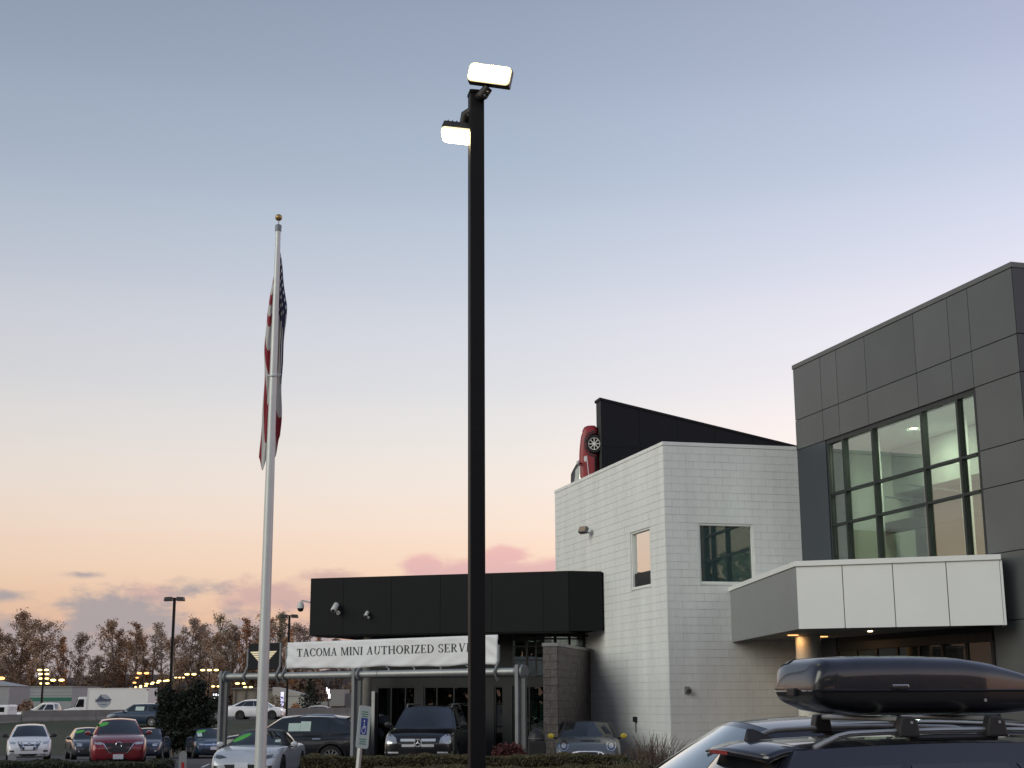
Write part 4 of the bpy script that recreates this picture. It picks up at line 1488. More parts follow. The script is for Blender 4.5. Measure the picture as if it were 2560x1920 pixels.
        mb.grid(lambda a, b: rear(1 - 2 * a, b), nS, nT)
        for sg in (-1, 1):
            mb.grid(lambda a, b: side(a if sg < 0 else 1 - a, b, sg), nU_, nT)
        cb = build('cabin', mb, paint_m, s.root, smooth=42, weld=True)
        mb = MB()
        mb.grid(lambda a, b: roof(a, 1 - 2 * b) + Vector((0, 0, .002)), nU_, nS)
        rp = build('roof', mb, roof_m or paint_m, s.root, smooth=60)
        mb = MB()
        mb.grid(lambda a, b: front((-1 + 2 * a) * .90, .10 + .84 * b, .008), 12, 8)
        build('windshield', mb, s.glass, s.root, smooth=60)
        mb = MB()
        mb.grid(lambda a, b: front((-1 + 2 * a) * .93, .03 + .065 * b, .010), 12, 2)
        build('cowl', mb, M_plastic, s.root, smooth=60)
        if rwin:
            mb = MB()
            mb.grid(lambda a, b: rear((1 - 2 * a) * .86, .18 + .70 * b, .008), 12, 8)
            build('rear_window', mb, s.glass, s.root, smooth=60)
        for sg in (-1, 1):
            for a0, a1 in sidewins:
                mb = MB()
                mb.grid(lambda a, b: side(a0 + (a1 - a0) * (a if sg < 0 else 1 - a), .16 + (cover - .16) * b, sg, .007), 8, 6)
                build('side_window', mb, s.glass, s.root, smooth=60)
        for i, (ax, sg) in enumerate(((axf, 1), (axf, -1), (axr, 1), (axr, -1))):
            if wheels[i]:
                wheel(s.root, ax, sg * (W / 2 - ww / 2 - .015), wr, ww, sg, rim or M_rim, spokes)
                build('wheel_arch', MB().lathe([(wr * 1.125, -.24), (wr * 1.125, .0)], 24, Matrix.Translation((ax, sg * (W / 2 - .03), wr)) @ Matrix.Rotation(R(-90 * sg), 4, 'X'), cap=False), M_arch, s.root)
        # surface lookup for things fixed to the shell
        vs, fs = [], []
        for o in [s.body] + [c for c in s.root.children if c.name.split('.')[0] in ('cabin', 'roof')]:
            k0 = len(vs)
            vs += [v.co.copy() for v in o.data.vertices]
            fs += [[i + k0 for i in p.vertices] for p in o.data.polygons]
        s.bvh = BVHTree.FromPolygons(vs, fs)

    def decal(s, name, poly, m, face='front', off=.008, th=.02, parent=None, cuts=2):
        """polygon in (y, z) for front/rear or (x, z) for left/right, wrapped on to the shell"""
        bm = bmesh.new()
        vv = [bm.verts.new((p[0], p[1], 0)) for p in poly]
        f = bm.faces.new(vv)
        bmesh.ops.triangulate(bm, faces=[f])
        bmesh.ops.subdivide_edges(bm, edges=bm.edges[:], cuts=cuts, use_grid_fill=True)
        d = {'front': Vector((-1, 0, 0)), 'rear': Vector((1, 0, 0)), 'left': Vector((0, -1, 0)), 'right': Vector((0, 1, 0))}[face]
        hits, last = [], None
        for v in bm.verts:
            a, b = v.co.x, v.co.y
            if face in ('front', 'rear'):
                o = Vector((0, a, b)) - d * 6
            else:
                o = Vector((a, 0, b)) - d * 4
            h = s.bvh.ray_cast(o, d)
            hits.append((v, o, h[0]))
            if h[0] is not None:
                last = h[0]
        for v, o, h in hits:
            if h is None:
                h = Vector(o)
                if last is not None:
                    if face in ('front', 'rear'):
                        h.x = last.x
                    else:
                        h.y = last.y
            v.co = h - d * off
        ex = bmesh.ops.extrude_face_region(bm, geom=bm.faces[:])
        for q in ex['geom']:
            if isinstance(q, bmesh.types.BMVert):
                q.co += d * th
        bmesh.ops.recalc_face_normals(bm, faces=bm.faces)
        me = bpy.data.meshes.new(name)
        bm.to_mesh(me)
        bm.free()
        me.polygons.foreach_set('use_smooth', [True] * len(me.polygons))
        me.set_sharp_from_angle(angle=R(40))
        return link(name, me, m, parent or s.root)

    def trim(s, z0=None):
        z0 = z0 if z0 is not None else .24
        w = s.W / 2
        s.decal('lower_valance', rect(-w * .72, w * .72, z0, z0 + .09), M_plastic, 'front', off=.006)
        for sg in (-1, 1):
            s.decal('hood_seam', [(sg * w * .80, s.front(0, .05).z - .10), (sg * w * .815, s.front(0, .05).z - .10), (sg * w * .70, s.front(0, .05).z - .22), (sg * w * .685, s.front(0, .05).z - .22)], M_plastic, 'front', off=.003, th=.006)

    def pair(s, name, poly, m, face='front', **k):
        a = s.decal(name, poly, m, face, **k)
        b = s.decal(name, [(-p[0], p[1]) for p in poly][::-1], m, face, **k)
        return a, b

    def mirrors(s, m, z=None, x=None, size=1.0):
        x = x if x is not None else s.front(1, .12).x - .12
        y0 = abs(s.side(.9, .05, 1).y)
        z = z or s.front(1, .16).z
        for sg in (-1, 1):
            o = build('mirror', MB().lathe([(.01, -.075), (.055, -.055), (.085, 0), (.075, .045), (.02, .06)], 14, Matrix.Translation((x, sg * (y0 + .16), z + .04)) @ Matrix.Rotation(R(90), 4, 'Y') @ Matrix.Diagonal((1.0 * size, 1.35 * size, 1, 1))), m, s.root, smooth=50)
            build('stalk', MB().tube([(x - .01, sg * (y0 - .02), z - .04), (x, sg * (y0 + .1), z + .0)], .03, 8), M_plastic, o)

    def plate(s, z, w=.16, h=.075, y=0, face='front'):
        return s.decal('licence_plate', [(y - w, z - h), (y + w, z - h), (y + w, z + h), (y - w, z + h)], M_plate, face, off=.022, th=.02, cuts=1)

    def sticker(s, y, z, w=.26, h=.07, rot=0.25):
        c, q = math.cos(rot), math.sin(rot)
        pts = [(math.cos(a) * w, math.sin(a) * h) for a in [2 * math.pi * k / 14 for k in range(14)]]
        pts = [(y + p[0] * c - p[1] * q, z + p[0] * q + p[1] * c) for p in pts]
        return s.decal('price_sticker', pts, M_green, 'front', off=.022, th=.008)


def rect(y0, y1, z0, z1):
    return [(y0, z0), (y1, z0), (y1, z1), (y0, z1)]


def px(p, Y):
    return (p - 1280) * Y / 3595.0


FRONT = -90       # heading that faces the camera


def face(p, rel=0.0):
    return -90 + math.degrees(math.atan((1280 - p) / 3595.0)) + rel


# white sedan, front row
c = Car('parked_sedan', 'white sedan facing front on grass edge at far left', (px(81, 60), 60, zg(0, 59)), face(81), P_white, L=4.5, W=1.74, H=1.46, nose=.74, hood=.98, belt=.95, cowl=1.05, rooff=1.85, roofr=3.3, rearb=4.1, group='cars parked on the lot')
g_ = c.decal('grille', [(-.42, .80), (-.24, .46), (.24, .46), (.42, .80)], M_plastic, off=.006)
for sgn in (-1, 1):
    c.decal('grille_trim', [(sgn * .46, .79), (sgn * .40, .81), (sgn * .22, .50), (sgn * .28, .44)], M_lensd, off=.014)
    c.decal('chrome_trim', [(sgn * .36, .80), (sgn * .30, .80), (sgn * .14, .58), (sgn * .18, .57)], M_chrome, off=.016)
c.pair('headlight', [(.50, .78), (.84, .84), (.82, .73), (.54, .70)], M_lens)
c.pair('fog_lamp_recess', rect(.55, .80, .40, .47), M_plastic)
c.plate(.56)
c.decal('badge', [(.07 * math.cos(k * .524), .72 + .05 * math.sin(k * .524)) for k in range(12)], M_chrome, off=.016)
c.mirrors(M_plastic)
c.trim()

# red crossover
c = Car('parked_crossover', 'dark red crossover with green sticker on windshield facing front', (px(300, 48.6), 48.6, zg(0, 48)), face(300, 1), P_red, L=4.4, W=1.80, H=1.55, nose=.84, hood=1.06, belt=1.02, cowl=1.20, rooff=2.0, roofr=3.75, rearb=4.25, deck=1.02, clear=.2, wr=.34, group='cars parked on the lot')
c.decal('grille', [(-.46, .80), (.46, .80), (.40, .58), (.25, .50), (-.25, .50), (-.40, .58)], M_plastic, off=.006)
for sgn in (-1, 1):
    c.decal('grille_wing', [(sgn * .50, .80), (sgn * .46, .80), (sgn * .30, .50), (sgn * .20, .47), (sgn * .24, .51), (sgn * .30, .54)], M_chrome, off=.016)
c.pair('headlight', [(.50, .82), (.86, .86), (.86, .78), (.52, .75)], M_lens)
for k in range(12):
    pass
bd = build('badge', MB().lathe([(.075, 0), (.09, .008), (.105, 0)], 20, Matrix.Translation((2.2 - .02, 0, .74)) @ Matrix.Rotation(R(90), 4, 'Y'), cap=False), M_chrome, c.root, smooth=40)
c.plate(.38)
c.sticker(-.52, 1.36, .20, .055, .25)
c.mirrors(P_red, size=.85)
c.trim()

# dark sedans beside it
c = Car('parked_sedan', 'charcoal sedan with green windshield sticker just left of red crossover', (px(226, 69), 69, zg(0, 68)), face(226, 6), P_char, L=4.6, W=1.80, H=1.45, nose=.72, hood=.95, cowl=1.2, rooff=2.0, roofr=3.4, rearb=4.2, group='cars parked on the lot')
c.pair('headlight', [(.46, .76), (.80, .80), (.80, .64), (.50, .64)], M_lens)
c.decal('grille', rect(-.40, .40, .44, .62), M_plastic)
c.pair('fog_lamp', [(.62 + .045 * math.cos(k * .785), .42 + .045 * math.sin(k * .785)) for k in range(8)], M_lens)
c.plate(.50)
c.sticker(-.45, 1.27, .22, .05, .22)
c.mirrors(P_char)
c.trim()
c = Car('parked_sedan', 'dark navy sedan half hidden right of red crossover', (px(376, 71), 71, zg(0, 70)), face(376, -8), P_navy, L=4.6, W=1.80, H=1.45, nose=.72, hood=.95, cowl=1.2, rooff=2.0, roofr=3.4, rearb=4.2, group='cars parked on the lot')
c.pair('headlight', [(.48, .74), (.82, .80), (.82, .66), (.52, .64)], M_lens)
c.decal('grille', rect(-.42, .42, .42, .64), M_plastic)
c.pair('fog_lamp', rect(.60, .72, .38, .46), M_lens)
c.plate(.56)
c.mirrors(P_navy)
c.trim()
c = Car('parked_sedan', 'dark blue sedan with green sticker beside the frame post', (px(522, 74), 74, zg(0, 73)), face(518, 8), P_blue, L=4.6, W=1.80, H=1.46, nose=.74, hood=.97, cowl=1.2, rooff=2.0, roofr=3.4, rearb=4.2, group='cars parked on the lot')
c.pair('headlight', [(.46, .74), (.84, .78), (.82, .66), (.48, .67)], M_lens)
c.decal('grille', rect(-.45, .45, .66, .73), M_chrome)
c.decal('intake', rect(-.60, .60, .30, .44), M_plastic)
c.plate(.52)
c.decal('badge', [(.07 * math.cos(k * .524), .70 + .07 * math.sin(k * .524)) for k in range(12)], M_chrome, off=.02)
c.sticker(-.40, 1.30, .24, .055, .2)
c.decal('window_card', rect(-.62, -.40, 1.06, 1.24), M_paper, off=.02, th=.006)
c.mirrors(P_blue)

# cars up on the bank
c = Car('parked_suv', 'dark blue suv side-on with paper in its window before barrier', (px(352, 108), 108, zg(px(352, 108), 108) + .0), 176, P_blue, L=4.7, W=1.88, H=1.70, nose=.92, hood=1.10, belt=1.06, cowl=1.2, rooff=2.05, roofr=4.1, rearb=4.6, deck=1.06, tail=1.0, clear=.22, wr=.36, wt=.64, group='vehicles by the barrier')
c.pair('headlight', rect(.5, .85, .82, .92), M_lens)
c.decal('window_card', rect(-.55, .10, 1.18, 1.46), M_paper, 'left', off=.02, th=.008)
c.mirrors(P_blue)
c = Car('parked_hatchback', 'dark blue hatchback half seen behind red crossover', (px(262, 88), 89, zg(0, 89)), 195, P_navy, L=4.3, W=1.80, H=1.46, group='vehicles by the barrier')
c.pair('headlight', rect(.45, .80, .62, .74), M_lens)
c.mirrors(P_navy)
c = Car('white_hatchback', 'white sloping-roofed electric car driving behind the flagpole', (px(642, 119), 119, zg(px(642, 119), 119) + .02), -5, P_white, L=4.75, W=1.92, H=1.62, nose=.80, hood=1.00, belt=1.02, cowl=1.0, rooff=1.95, roofr=3.35, rearb=4.55, deck=1.10, tail=1.08, clear=.18, wr=.36, wt=.60, rim=M_drim, arch=.06, sidewins=((.10, .30), (.31, .60), (.61, .96)), group='vehicles by the barrier')
c.pair('headlight', [(.55, .80), (.88, .84), (.88, .74), (.56, .73)], mat('lit_headlight', (.9, .9, .85), .3, emit=(1, .85, .65), estr=2.2))
c.pair('marker_lamp', rect(.62, .80, .40, .46), mat('amber_marker', (.9, .7, .5), .3, emit=(1, .6, .35), estr=1.2))
c.mirrors(P_white)
c = Car('silver_sedan', 'champagne sedan roof showing over the concrete barrier', (px(786, 141), 141, -.35), 178, P_beige, L=4.8, W=1.83, H=1.50, nose=.70, hood=.92, cowl=1.3, rooff=2.15, roofr=3.4, rearb=4.3, group='vehicles by the barrier')
c.mirrors(P_beige)
c.root.location.z = -.11
c = Car('dark_wagon', 'dark car with pale pillar behind the barrier near middle post', (px(905, 136), 136, -.1), 176, P_char, L=4.7, W=1.85, H=1.66, nose=.85, hood=1.05, belt=1.0, cowl=1.2, rooff=2.1, roofr=4.0, rearb=4.5, group='vehicles by the barrier')
c.mirrors(P_char)

# white roadster by the flagpole
MX, MY = px(637, 34.3), 34.3
c = Car('roadster', 'white soft-top roadster with green windshield sticker behind flagpole', (px(655, 37.0), 37.0, 0), face(640, -13), P_silver, L=3.92, W=1.735, H=1.235, clear=.13, wr=.31, wb=2.31, fo=.75, nose=.62, hood=.85, belt=.82, cowl=1.35, rooff=1.98, roofr=2.75, rearb=3.25, deck=.86, tail=.82, wt=.52, roof_m=M_plastic, taper=.13, rim=M_drim, sidewins=((.22, .80),), crown=.05, arch=.05, group='cars by the entrance')
for ch in c.root.children:
    if ch.name.startswith('cabin'):
        ch.data.materials.clear()
        ch.data.materials.append(M_plastic)
c.decal('grille', [(-.44, .44), (.44, .44), (.36, .24), (-.36, .24)], M_plastic, off=.006)
c.pair('headlight', [(.40, .60), (.56, .66), (.78, .68), (.74, .60), (.58, .57)], M_lensd)
c.pair('fog_recess', [(.60, .40), (.72, .42), (.70, .30)], M_plastic)
c.plate(.40, .16, .085, -.02)
c.sticker(-.42, 1.03, .23, .055, .42)
c.decal('window_card', rect(.46, .58, .92, .98), M_paper, off=.02, th=.006)
c.mirrors(P_silver, size=.8)

# black crossover side-on behind the roadster
HX = 178
c = Car('black_crossover', 'black crossover seen from its side with silver wheel and window papers', (0, 0, 0), HX, P_black, L=4.30, W=1.80, H=1.56, nose=.88, hood=1.04, belt=1.0, cowl=1.22, rooff=1.95, roofr=3.82, rearb=4.20, deck=1.06, tail=1.02, clear=.19, wr=.35, ww=.23, wb=2.58, fo=.86, wt=.60, spokes=10, rim=M_rim, taper=.14, arch=.05, sidewins=((.08, .26), (.29, .56), (.58, .90)), group='cars by the entrance')
rwx = c.X(.86 + 2.58)
hv = Vector((math.cos(R(HX)), math.sin(R(HX)), 0))
lv = Vector((-hv.y, hv.x, 0))
tgt = Vector((px(829, 42.7), 42.7, -.05))
c.root.location = tgt - hv * rwx - lv * .80
c.root.location.z = -.05
c.decal('window_card', [(-.66, 1.10), (-.36, 1.10), (-.36, 1.38), (-.66, 1.38)], M_paper, 'left', off=.02, th=.006)
c.decal('window_card', [(-.355, 1.10), (.0, 1.10), (.0, 1.33), (-.355, 1.33)], M_paper, 'left', off=.02, th=.006)
c.decal('door_handle', rect(-.98, -.74, .86, .90), M_chrome, 'left', off=.03, th=.03)
c.decal('door_handle', rect(-.05, .19, .86, .90), M_chrome, 'left', off=.03, th=.03)
c.decal('taillight', rect(-2.24, -2.02, .92, 1.02), M_tail, 'left', off=.012)
c.pair('taillight', [(.45, .92), (.80, .96), (.80, 1.04), (.45, 1.0)], M_tail, 'rear')
c.plate(.75, face='rear')
c.mirrors(P_black)
for sg in (-1, 1):
    build('roof_rail', MB().tube([c.side(.12, .99, sg) + Vector((0, 0, .0)), c.side(.2, 1, sg) + Vector((0, -sg * .03, .05)), c.side(.6, 1, sg) + Vector((0, -sg * .03, .055)), c.side(.92, 1, sg) + Vector((0, -sg * .03, .0))], .018, 8), M_chrome, c.root, smooth=40)
c.decal('wheel_cladding', [(rwx + .46 * math.cos(R(a)), .35 + .46 * math.sin(R(a))) for a in range(-10, 191, 20)] + [(rwx + .40 * math.cos(R(a)), .35 + .40 * math.sin(R(a))) for a in range(190, -11, -20)], M_plastic, 'left', off=.014, th=.02, cuts=1)

# big black suv with star badge
GX, GY = px(1070, 38.6), 38.6
c = Car('large_suv', 'big black suv with chrome grille bars and round star badge', (px(1076, 41), 41, 0), face(1070, -8), P_black, L=5.1, W=1.95, H=1.80, nose=1.02, hood=1.22, belt=1.18, cowl=1.30, rooff=2.05, roofr=4.5, rearb=4.95, deck=1.15, tail=1.1, clear=.24, wr=.38, ww=.26, wb=3.07, fo=.90, wt=.70, taper=.08, group='cars by the entrance', spokes=10)
c.decal('grille', [(-.50, 1.00), (.50, 1.00), (.44, .68), (-.44, .68)], M_plastic, off=.004)
for z_ in (.90, .76):
    w_ = .47 if z_ > .8 else .43
    c.decal('grille_bar', rect(-w_, -.085, z_ - .033, z_ + .033), M_bright, off=.020, th=.03)
    c.decal('grille_bar', rect(.085, w_, z_ - .033, z_ + .033), M_bright, off=.020, th=.03)
nosex = 2.55 + .01
bdg = build('star_badge', MB().lathe([(.082, .0), (.086, .012), (.102, .012), (.106, .0)], 28, Matrix.Translation((nosex, 0, .83)) @ Matrix.Rotation(R(90), 4, 'Y'), cap=False), M_bright, c.root, smooth=40)
for k in range(3):
    a = R(90 + 120 * k)
    ca, sa = math.cos(a), math.sin(a)
    build('star_arm', MB().add([(nosex + .014, -.018 * sa, .83 + .018 * ca), (nosex + .014, .088 * ca, .83 + .088 * sa), (nosex + .014, .018 * sa, .83 - .018 * ca), (nosex + .02, 0, .83), (nosex - .0, 0, .83)],
                               [(0, 1, 3), (1, 2, 3), (1, 0, 4), (2, 1, 4), (0, 3, 4), (3, 2, 4)]), M_bright, bdg)
c.decal('badge_plate', [(.10 * math.cos(k * .4189), .83 + .10 * math.sin(k * .4189)) for k in range(15)], M_gloss, off=.012)
c.pair('headlight', [(.56, .82), (.60, .96), (.76, 1.06), (.88, 1.04), (.90, .88), (.86, .80)], M_lens, off=.012)
c.pair('bumper_trim', rect(.52, .90, .56, .60), M_bright, off=.016)
c.pair('lower_lamp', rect(.56, .88, .42, .47), M_lens, off=.016)
c.decal('intake', rect(-.55, .55, .36, .54), M_plastic)
c.mirrors(P_black, size=1.0)
c.trim(.34)
for sg in (-1, 1):
    build('roof_rail', MB().tube([c.side(.06, 1, sg) + Vector((0, -sg * .05, .01)), c.side(.12, 1, sg) + Vector((0, -sg * .05, .085)), c.side(.9, 1, sg) + Vector((0, -sg * .05, .085)), c.side(.98, 1, sg) + Vector((0, -sg * .05, .0))], .022, 8), M_galv, c.root, smooth=40)

# grey small hatchback with yellow mirrors


def mini(name, label, loc, heading, body_m, roof_m, mir, rim, group=None, spokes=8):
    c = Car(name, label, loc, heading, body_m, L=3.85, W=1.73, H=1.41, clear=.15, wr=.31, ww=.20, wb=2.50, fo=.66, nose=.80, hood=.99, belt=.95, cowl=1.12, rooff=1.62, roofr=3.35, rearb=3.72, deck=.98, tail=.95, wt=.61, taper=.09, roof_m=roof_m, rim=rim, spokes=spokes, arch=.03, crown=.04, sidewins=((.06, .36), (.39, .93)), group=group)
    for sgn in (-1, 1):
        cy, cz = sgn * .60, .80
        ringp = lambda r0: [(cy + r0 * math.cos(k * .3307), cz + r0 * 1.05 * math.sin(k * .3307)) for k in range(19)]
        h = c.decal('headlight', ringp(.125), M_chrome, off=.014)
        c.decal('lens', ringp(.10), M_lensd, off=.022, parent=h)
        c.decal('lamp_ring', ringp(.062), M_lens, off=.028, parent=h)
    for ch in c.root.children:
        if ch.name.startswith('cabin'):
            ch.data.materials.clear()
            ch.data.materials.append(M_plastic)
    arc = [(-.46, .50), (-.44, .58), (-.36, .645), (-.2, .67), (.2, .67), (.36, .645), (.44, .58), (.46, .50)]
    c.decal('grille_surround', arc + [(.40, .36), (-.40, .36)], M_chrome, off=.012)
    c.decal('grille', [(p[0] * .93, p[1] - .025) for p in arc] + [(.36, .39), (-.36, .39)], M_plastic, off=.018)
    c.decal('hood_scoop', rect(-.17, .17, .895, .915), M_gloss, off=.012)
    c.pair('fog_lamp', [(.60 + .05 * math.cos(k * .785), .42 + .05 * math.sin(k * .785)) for k in range(8)], M_lens)
    c.mirrors(mir, size=.82)
    return c


c = mini('small_hatchback', 'grey small hatchback with round headlights and yellow mirror caps', (px(1463, 38.5), 38.5, 0), face(1463, 0), P_grey, P_black, mat('yellow_cap', (.55, .44, .03), .35, 0, .8), M_rim, 'cars by the entrance')
c.decal('chrome_bar', rect(.26, .29, .56, .64), M_chrome, off=.024, th=.02)

# red car hung nose-up on the roof screen
up_l = Vector((-.994, .11, 0)).normalized()
fw_l = Vector((0, 0, 1))
lf_l = up_l.cross(fw_l)
Mr = Matrix((fw_l, lf_l, up_l)).transposed().to_4x4()
c = mini('rooftop_car', 'red small car mounted nose up on the black roof screen', (2.75, 43.95, 10.46 - 1.925), 0, P_scarlet, M_plastic, mat('white_cap', (.7, .69, .66), .4), M_wrim)
c.root.rotation_euler = Mr.to_euler()
c.root.location = Vector((2.90, 45.2, 0)) + uR2.normalized() * .0 + lf_l * .93 * (1 if lf_l.y > 0 else -1) + Vector((0, 0, 10.74 - 1.925))
c.root.scale = (1.0, 1.0, .76)
for ch in c.root.children:
    if ch.name.startswith('wheel') and 'arch' not in ch.name and 'clad' not in ch.name:
        ch.scale = (1, 1, 1.25)
fax = c.X(.66)
c.decal('wheel_cladding', [(fax + .44 * math.cos(R(a)), .31 + .44 * math.sin(R(a))) for a in range(-10, 191, 20)] + [(fax + .35 * math.cos(R(a)), .31 + .35 * math.sin(R(a))) for a in range(190, -11, -20)], M_plastic, 'right', off=.012, th=.02, cuts=1)
c.decal('sill_cladding', rect(-1.5, fax - .42, .16, .30), M_plastic, 'right', off=.012)
c.decal('side_stripe', [(fax - .40, .62), (-1.4, .36), (-1.4, .40), (fax - .40, .66)], mat('white_stripe', (.65, .6, .6), .5), 'right', off=.012)
c.decal('side_scuttle', [(fax - .50 + .10 * math.cos(k * .5236), .70 + .06 * math.sin(k * .5236)) for k in range(12)], mat('white_cap2', (.7, .69, .66), .4), 'right', off=.014)
c.decal('belt_strip', rect(-1.5, .55, .93, .96), M_chrome, 'right', off=.014)
for y_ in (-.80, .74):
    build('mounting_rail', MB().box(-1.6, 1.3, y_, y_ + .06, .0, .06), M_bracket, c.root)

# ------------------------------------------------------------------ vehicles on the freeway
PK = Car('pickup_truck', 'white pickup truck driving behind concrete barrier', (px(121, 127), 127, -.11), 176, P_white, L=5.6, W=1.95, H=1.90, nose=1.05, hood=1.18, belt=1.22, cowl=1.55, rooff=2.45, roofr=3.55, rearb=3.75, deck=1.18, tail=1.18, clear=.3, wr=.40, wb=3.5, fo=1.0, wt=.70, sidewins=((.05, .45), (.50, .92)), group='vehicles by the barrier', cat='pickup')
PK.mirrors(P_white)
PK.decal('side_badge', rect(-.2, .0, 1.0, 1.04), M_chrome, 'left')
TK = thing('box_truck', 'white box truck with oval blue logo behind the barrier', 'truck', (px(306, 124), 124, -.11), R(176), 'vehicles by the barrier')
# local: x forward, y left (towards the camera)
build('cargo_box', MB().box(-2.65, 2.65, -1.2, 1.2, .75, 3.10), mat('box_white', (.68, .68, .66), .6, var=.05, vscale=.8), TK, bevel=.03)
build('box_trim', MB().box(-2.66, 2.66, 1.201, 1.215, 3.0, 3.09).box(-2.66, 2.66, 1.201, 1.215, .76, .86).box(2.56, 2.66, 1.201, 1.215, .861, 2.999), mat('trim_alu', (.55, .55, .54), .5, .3), TK)
cabp = [(2.75, .55), (4.75, .55), (4.80, 1.25), (4.72, 1.32), (3.95, 1.45), (3.50, 2.30), (3.35, 2.38), (2.75, 2.38)]
MC = Matrix.Rotation(R(90), 4, 'X')
cbm = MB().prism(cabp, -1.05, 1.05, MC)
cab = build('cab', cbm, P_white, TK, bevel=.06)
build('door_window', MB().prism([(2.98, 1.52), (3.72, 1.52), (3.42, 2.18), (2.98, 2.18)], -1.062, -1.052, MC), M_cglass, cab)
build('windshield', MB().add([(3.99, -.92, 1.50), (3.99, .92, 1.50), (3.56, .92, 2.26), (3.56, -.92, 2.26)], [(0, 1, 2, 3)]), M_cglass, cab)
build('quarter_window', MB().prism([(3.80, 1.50), (3.88, 1.50), (3.53, 2.2), (3.49, 2.18)], -1.062, -1.052, MC), M_cglass, cab)
build('marker_lamp', MB().lathe([(.10, 0), (.09, .03)], 14, Matrix.Translation((3.15, 1.066, 1.20)) @ Matrix.Rotation(R(-90), 4, 'X')), M_tail, cab)
build('corner_lamp', MB().box(-2.64, -2.5, 1.216, 1.235, 2.9, 2.98), M_tail, TK)
build('chassis', MB().box(-2.6, 4.6, -.45, .45, .5, .74), M_plastic, TK)
for x in (-1.5, 3.9):
    for sg in (-1, 1):
        wheel(TK, x, sg * .98, .45, .28, sg, M_galv, 8)
lg = build('logo', MB().lathe([(.60, 0), (.60, .004)], 36, Matrix.Translation((1.22, 1.216, 2.02)) @ Matrix.Rotation(R(-90), 4, 'X') @ Matrix.Diagonal((1.0, .92, 1, 1))), mat('logo_grey_blue', (.30, .33, .38), .6), TK)
nb = mat('logo_navy', (.045, .06, .10), .6)
build('logo_hill', MB().prism([(1.85, 2.02), (1.55, 2.42), (1.48, 2.62), (1.42, 2.40), (1.2, 2.24), (.75, 2.16), (.62, 2.02)], -1.226, -1.222, MC), nb, lg)
build('logo_letter', MB().prism([(1.92, 1.92), (1.86, 1.92), (1.86, 2.08), (1.76, 1.92), (1.70, 1.92), (1.70, 2.2), (1.76, 2.2), (1.76, 2.04), (1.86, 2.2), (1.92, 2.2)], -1.232, -1.228, MC), nb, lg)
build('logo_letter', MB().box(.52, .80, 1.228, 1.232, 2.14, 2.20).box(.63, .69, 1.228, 1.232, 1.92, 2.139), nb, lg)
build('logo_band', MB().box(.85, 1.65, 1.221, 1.226, 1.95, 2.0).box(.95, 1.5, 1.221, 1.226, 1.72, 1.77), nb, lg)
VN = thing('white_van', 'white vehicle end just showing at the far left edge', 'van', (px(-10, 122), 122, -.11), R(176), 'vehicles by the barrier')
build('body', MB().box(-1.6, 1.2, -.9, .9, .35, 1.75), P_white, VN, bevel=.15)
build('window', MB().box(-1.2, -.3, .885, .905, 1.15, 1.55), M_cglass, VN)
for x in (-1.0, .8):
    for sg in (-1, 1):
        wheel(VN, x, sg * .82, .34, .22, sg, M_galv, 8)

# concrete barrier
BR = thing('concrete_barrier', 'long low grey concrete barrier along the freeway', 'barrier', along(-38.5, 0))
t0 = -75.0
bprof = [(-.30, 0), (.30, 0), (.30, .10), (.16, .35), (.11, .86), (-.11, .86), (-.16, .35), (-.30, .10)]
nseg = 15
ud = Vector((1, .844, 0)).normalized()
for k in range(nseg):
    a = along(t0 + k * 4.6, 0) - BR.location
    ang = math.atan2(ud.y, ud.x)
    M = Matrix.Translation((a.x, a.y, a.z)) @ Matrix.Rotation(ang, 4, 'Z') @ Matrix.Rotation(R(90), 4, 'X') @ Matrix.Rotation(R(90), 4, 'Y')
    b = MB()
    b.prism(bprof, .015, 6.005, M)
    build('barrier_section', b, M_conc, BR, bevel=.01)

# ------------------------------------------------------------------ near vehicles at lower right
HDG = 13.6
c = Car('black_suv', 'near black suv with silver roof rails and roof box', (3.55, 10.36, 0), HDG, P_black2, L=4.85, W=1.93, H=1.71, nose=1.0, hood=1.12, belt=1.08, cowl=1.3, rooff=2.1, roofr=4.35, rearb=4.72, deck=1.10, tail=1.05, clear=.22, wr=.37, ww=.25, wb=2.85, fo=.92, wt=.66, arch=.035, crown=.045, sub=2, sidewins=((.08, .30), (.33, .60), (.63, .93)), cover=.80, cat='suv')
c.plate(.85, face='rear')
c.pair('taillight', [(.55, .98), (.90, 1.02), (.90, 1.14), (.55, 1.10)], M_tail, 'rear')
c.mirrors(P_black2)
# spoiler with brake lamp
xr_ = c.rear(0, 1).x
zr_ = c.roofp(0, 0).z
spv = MB()


def spoil(a, b):
    sv_ = -1 + 2 * b
    base = c.roofp(.0, sv_ * .96)
    return Vector((base.x + .12 - .36 * a + .06 * sv_ * sv_ * a, base.y * (1 - .04 * a), base.z + .004 + .012 * math.sin(a * math.pi) - .055 * a * a))


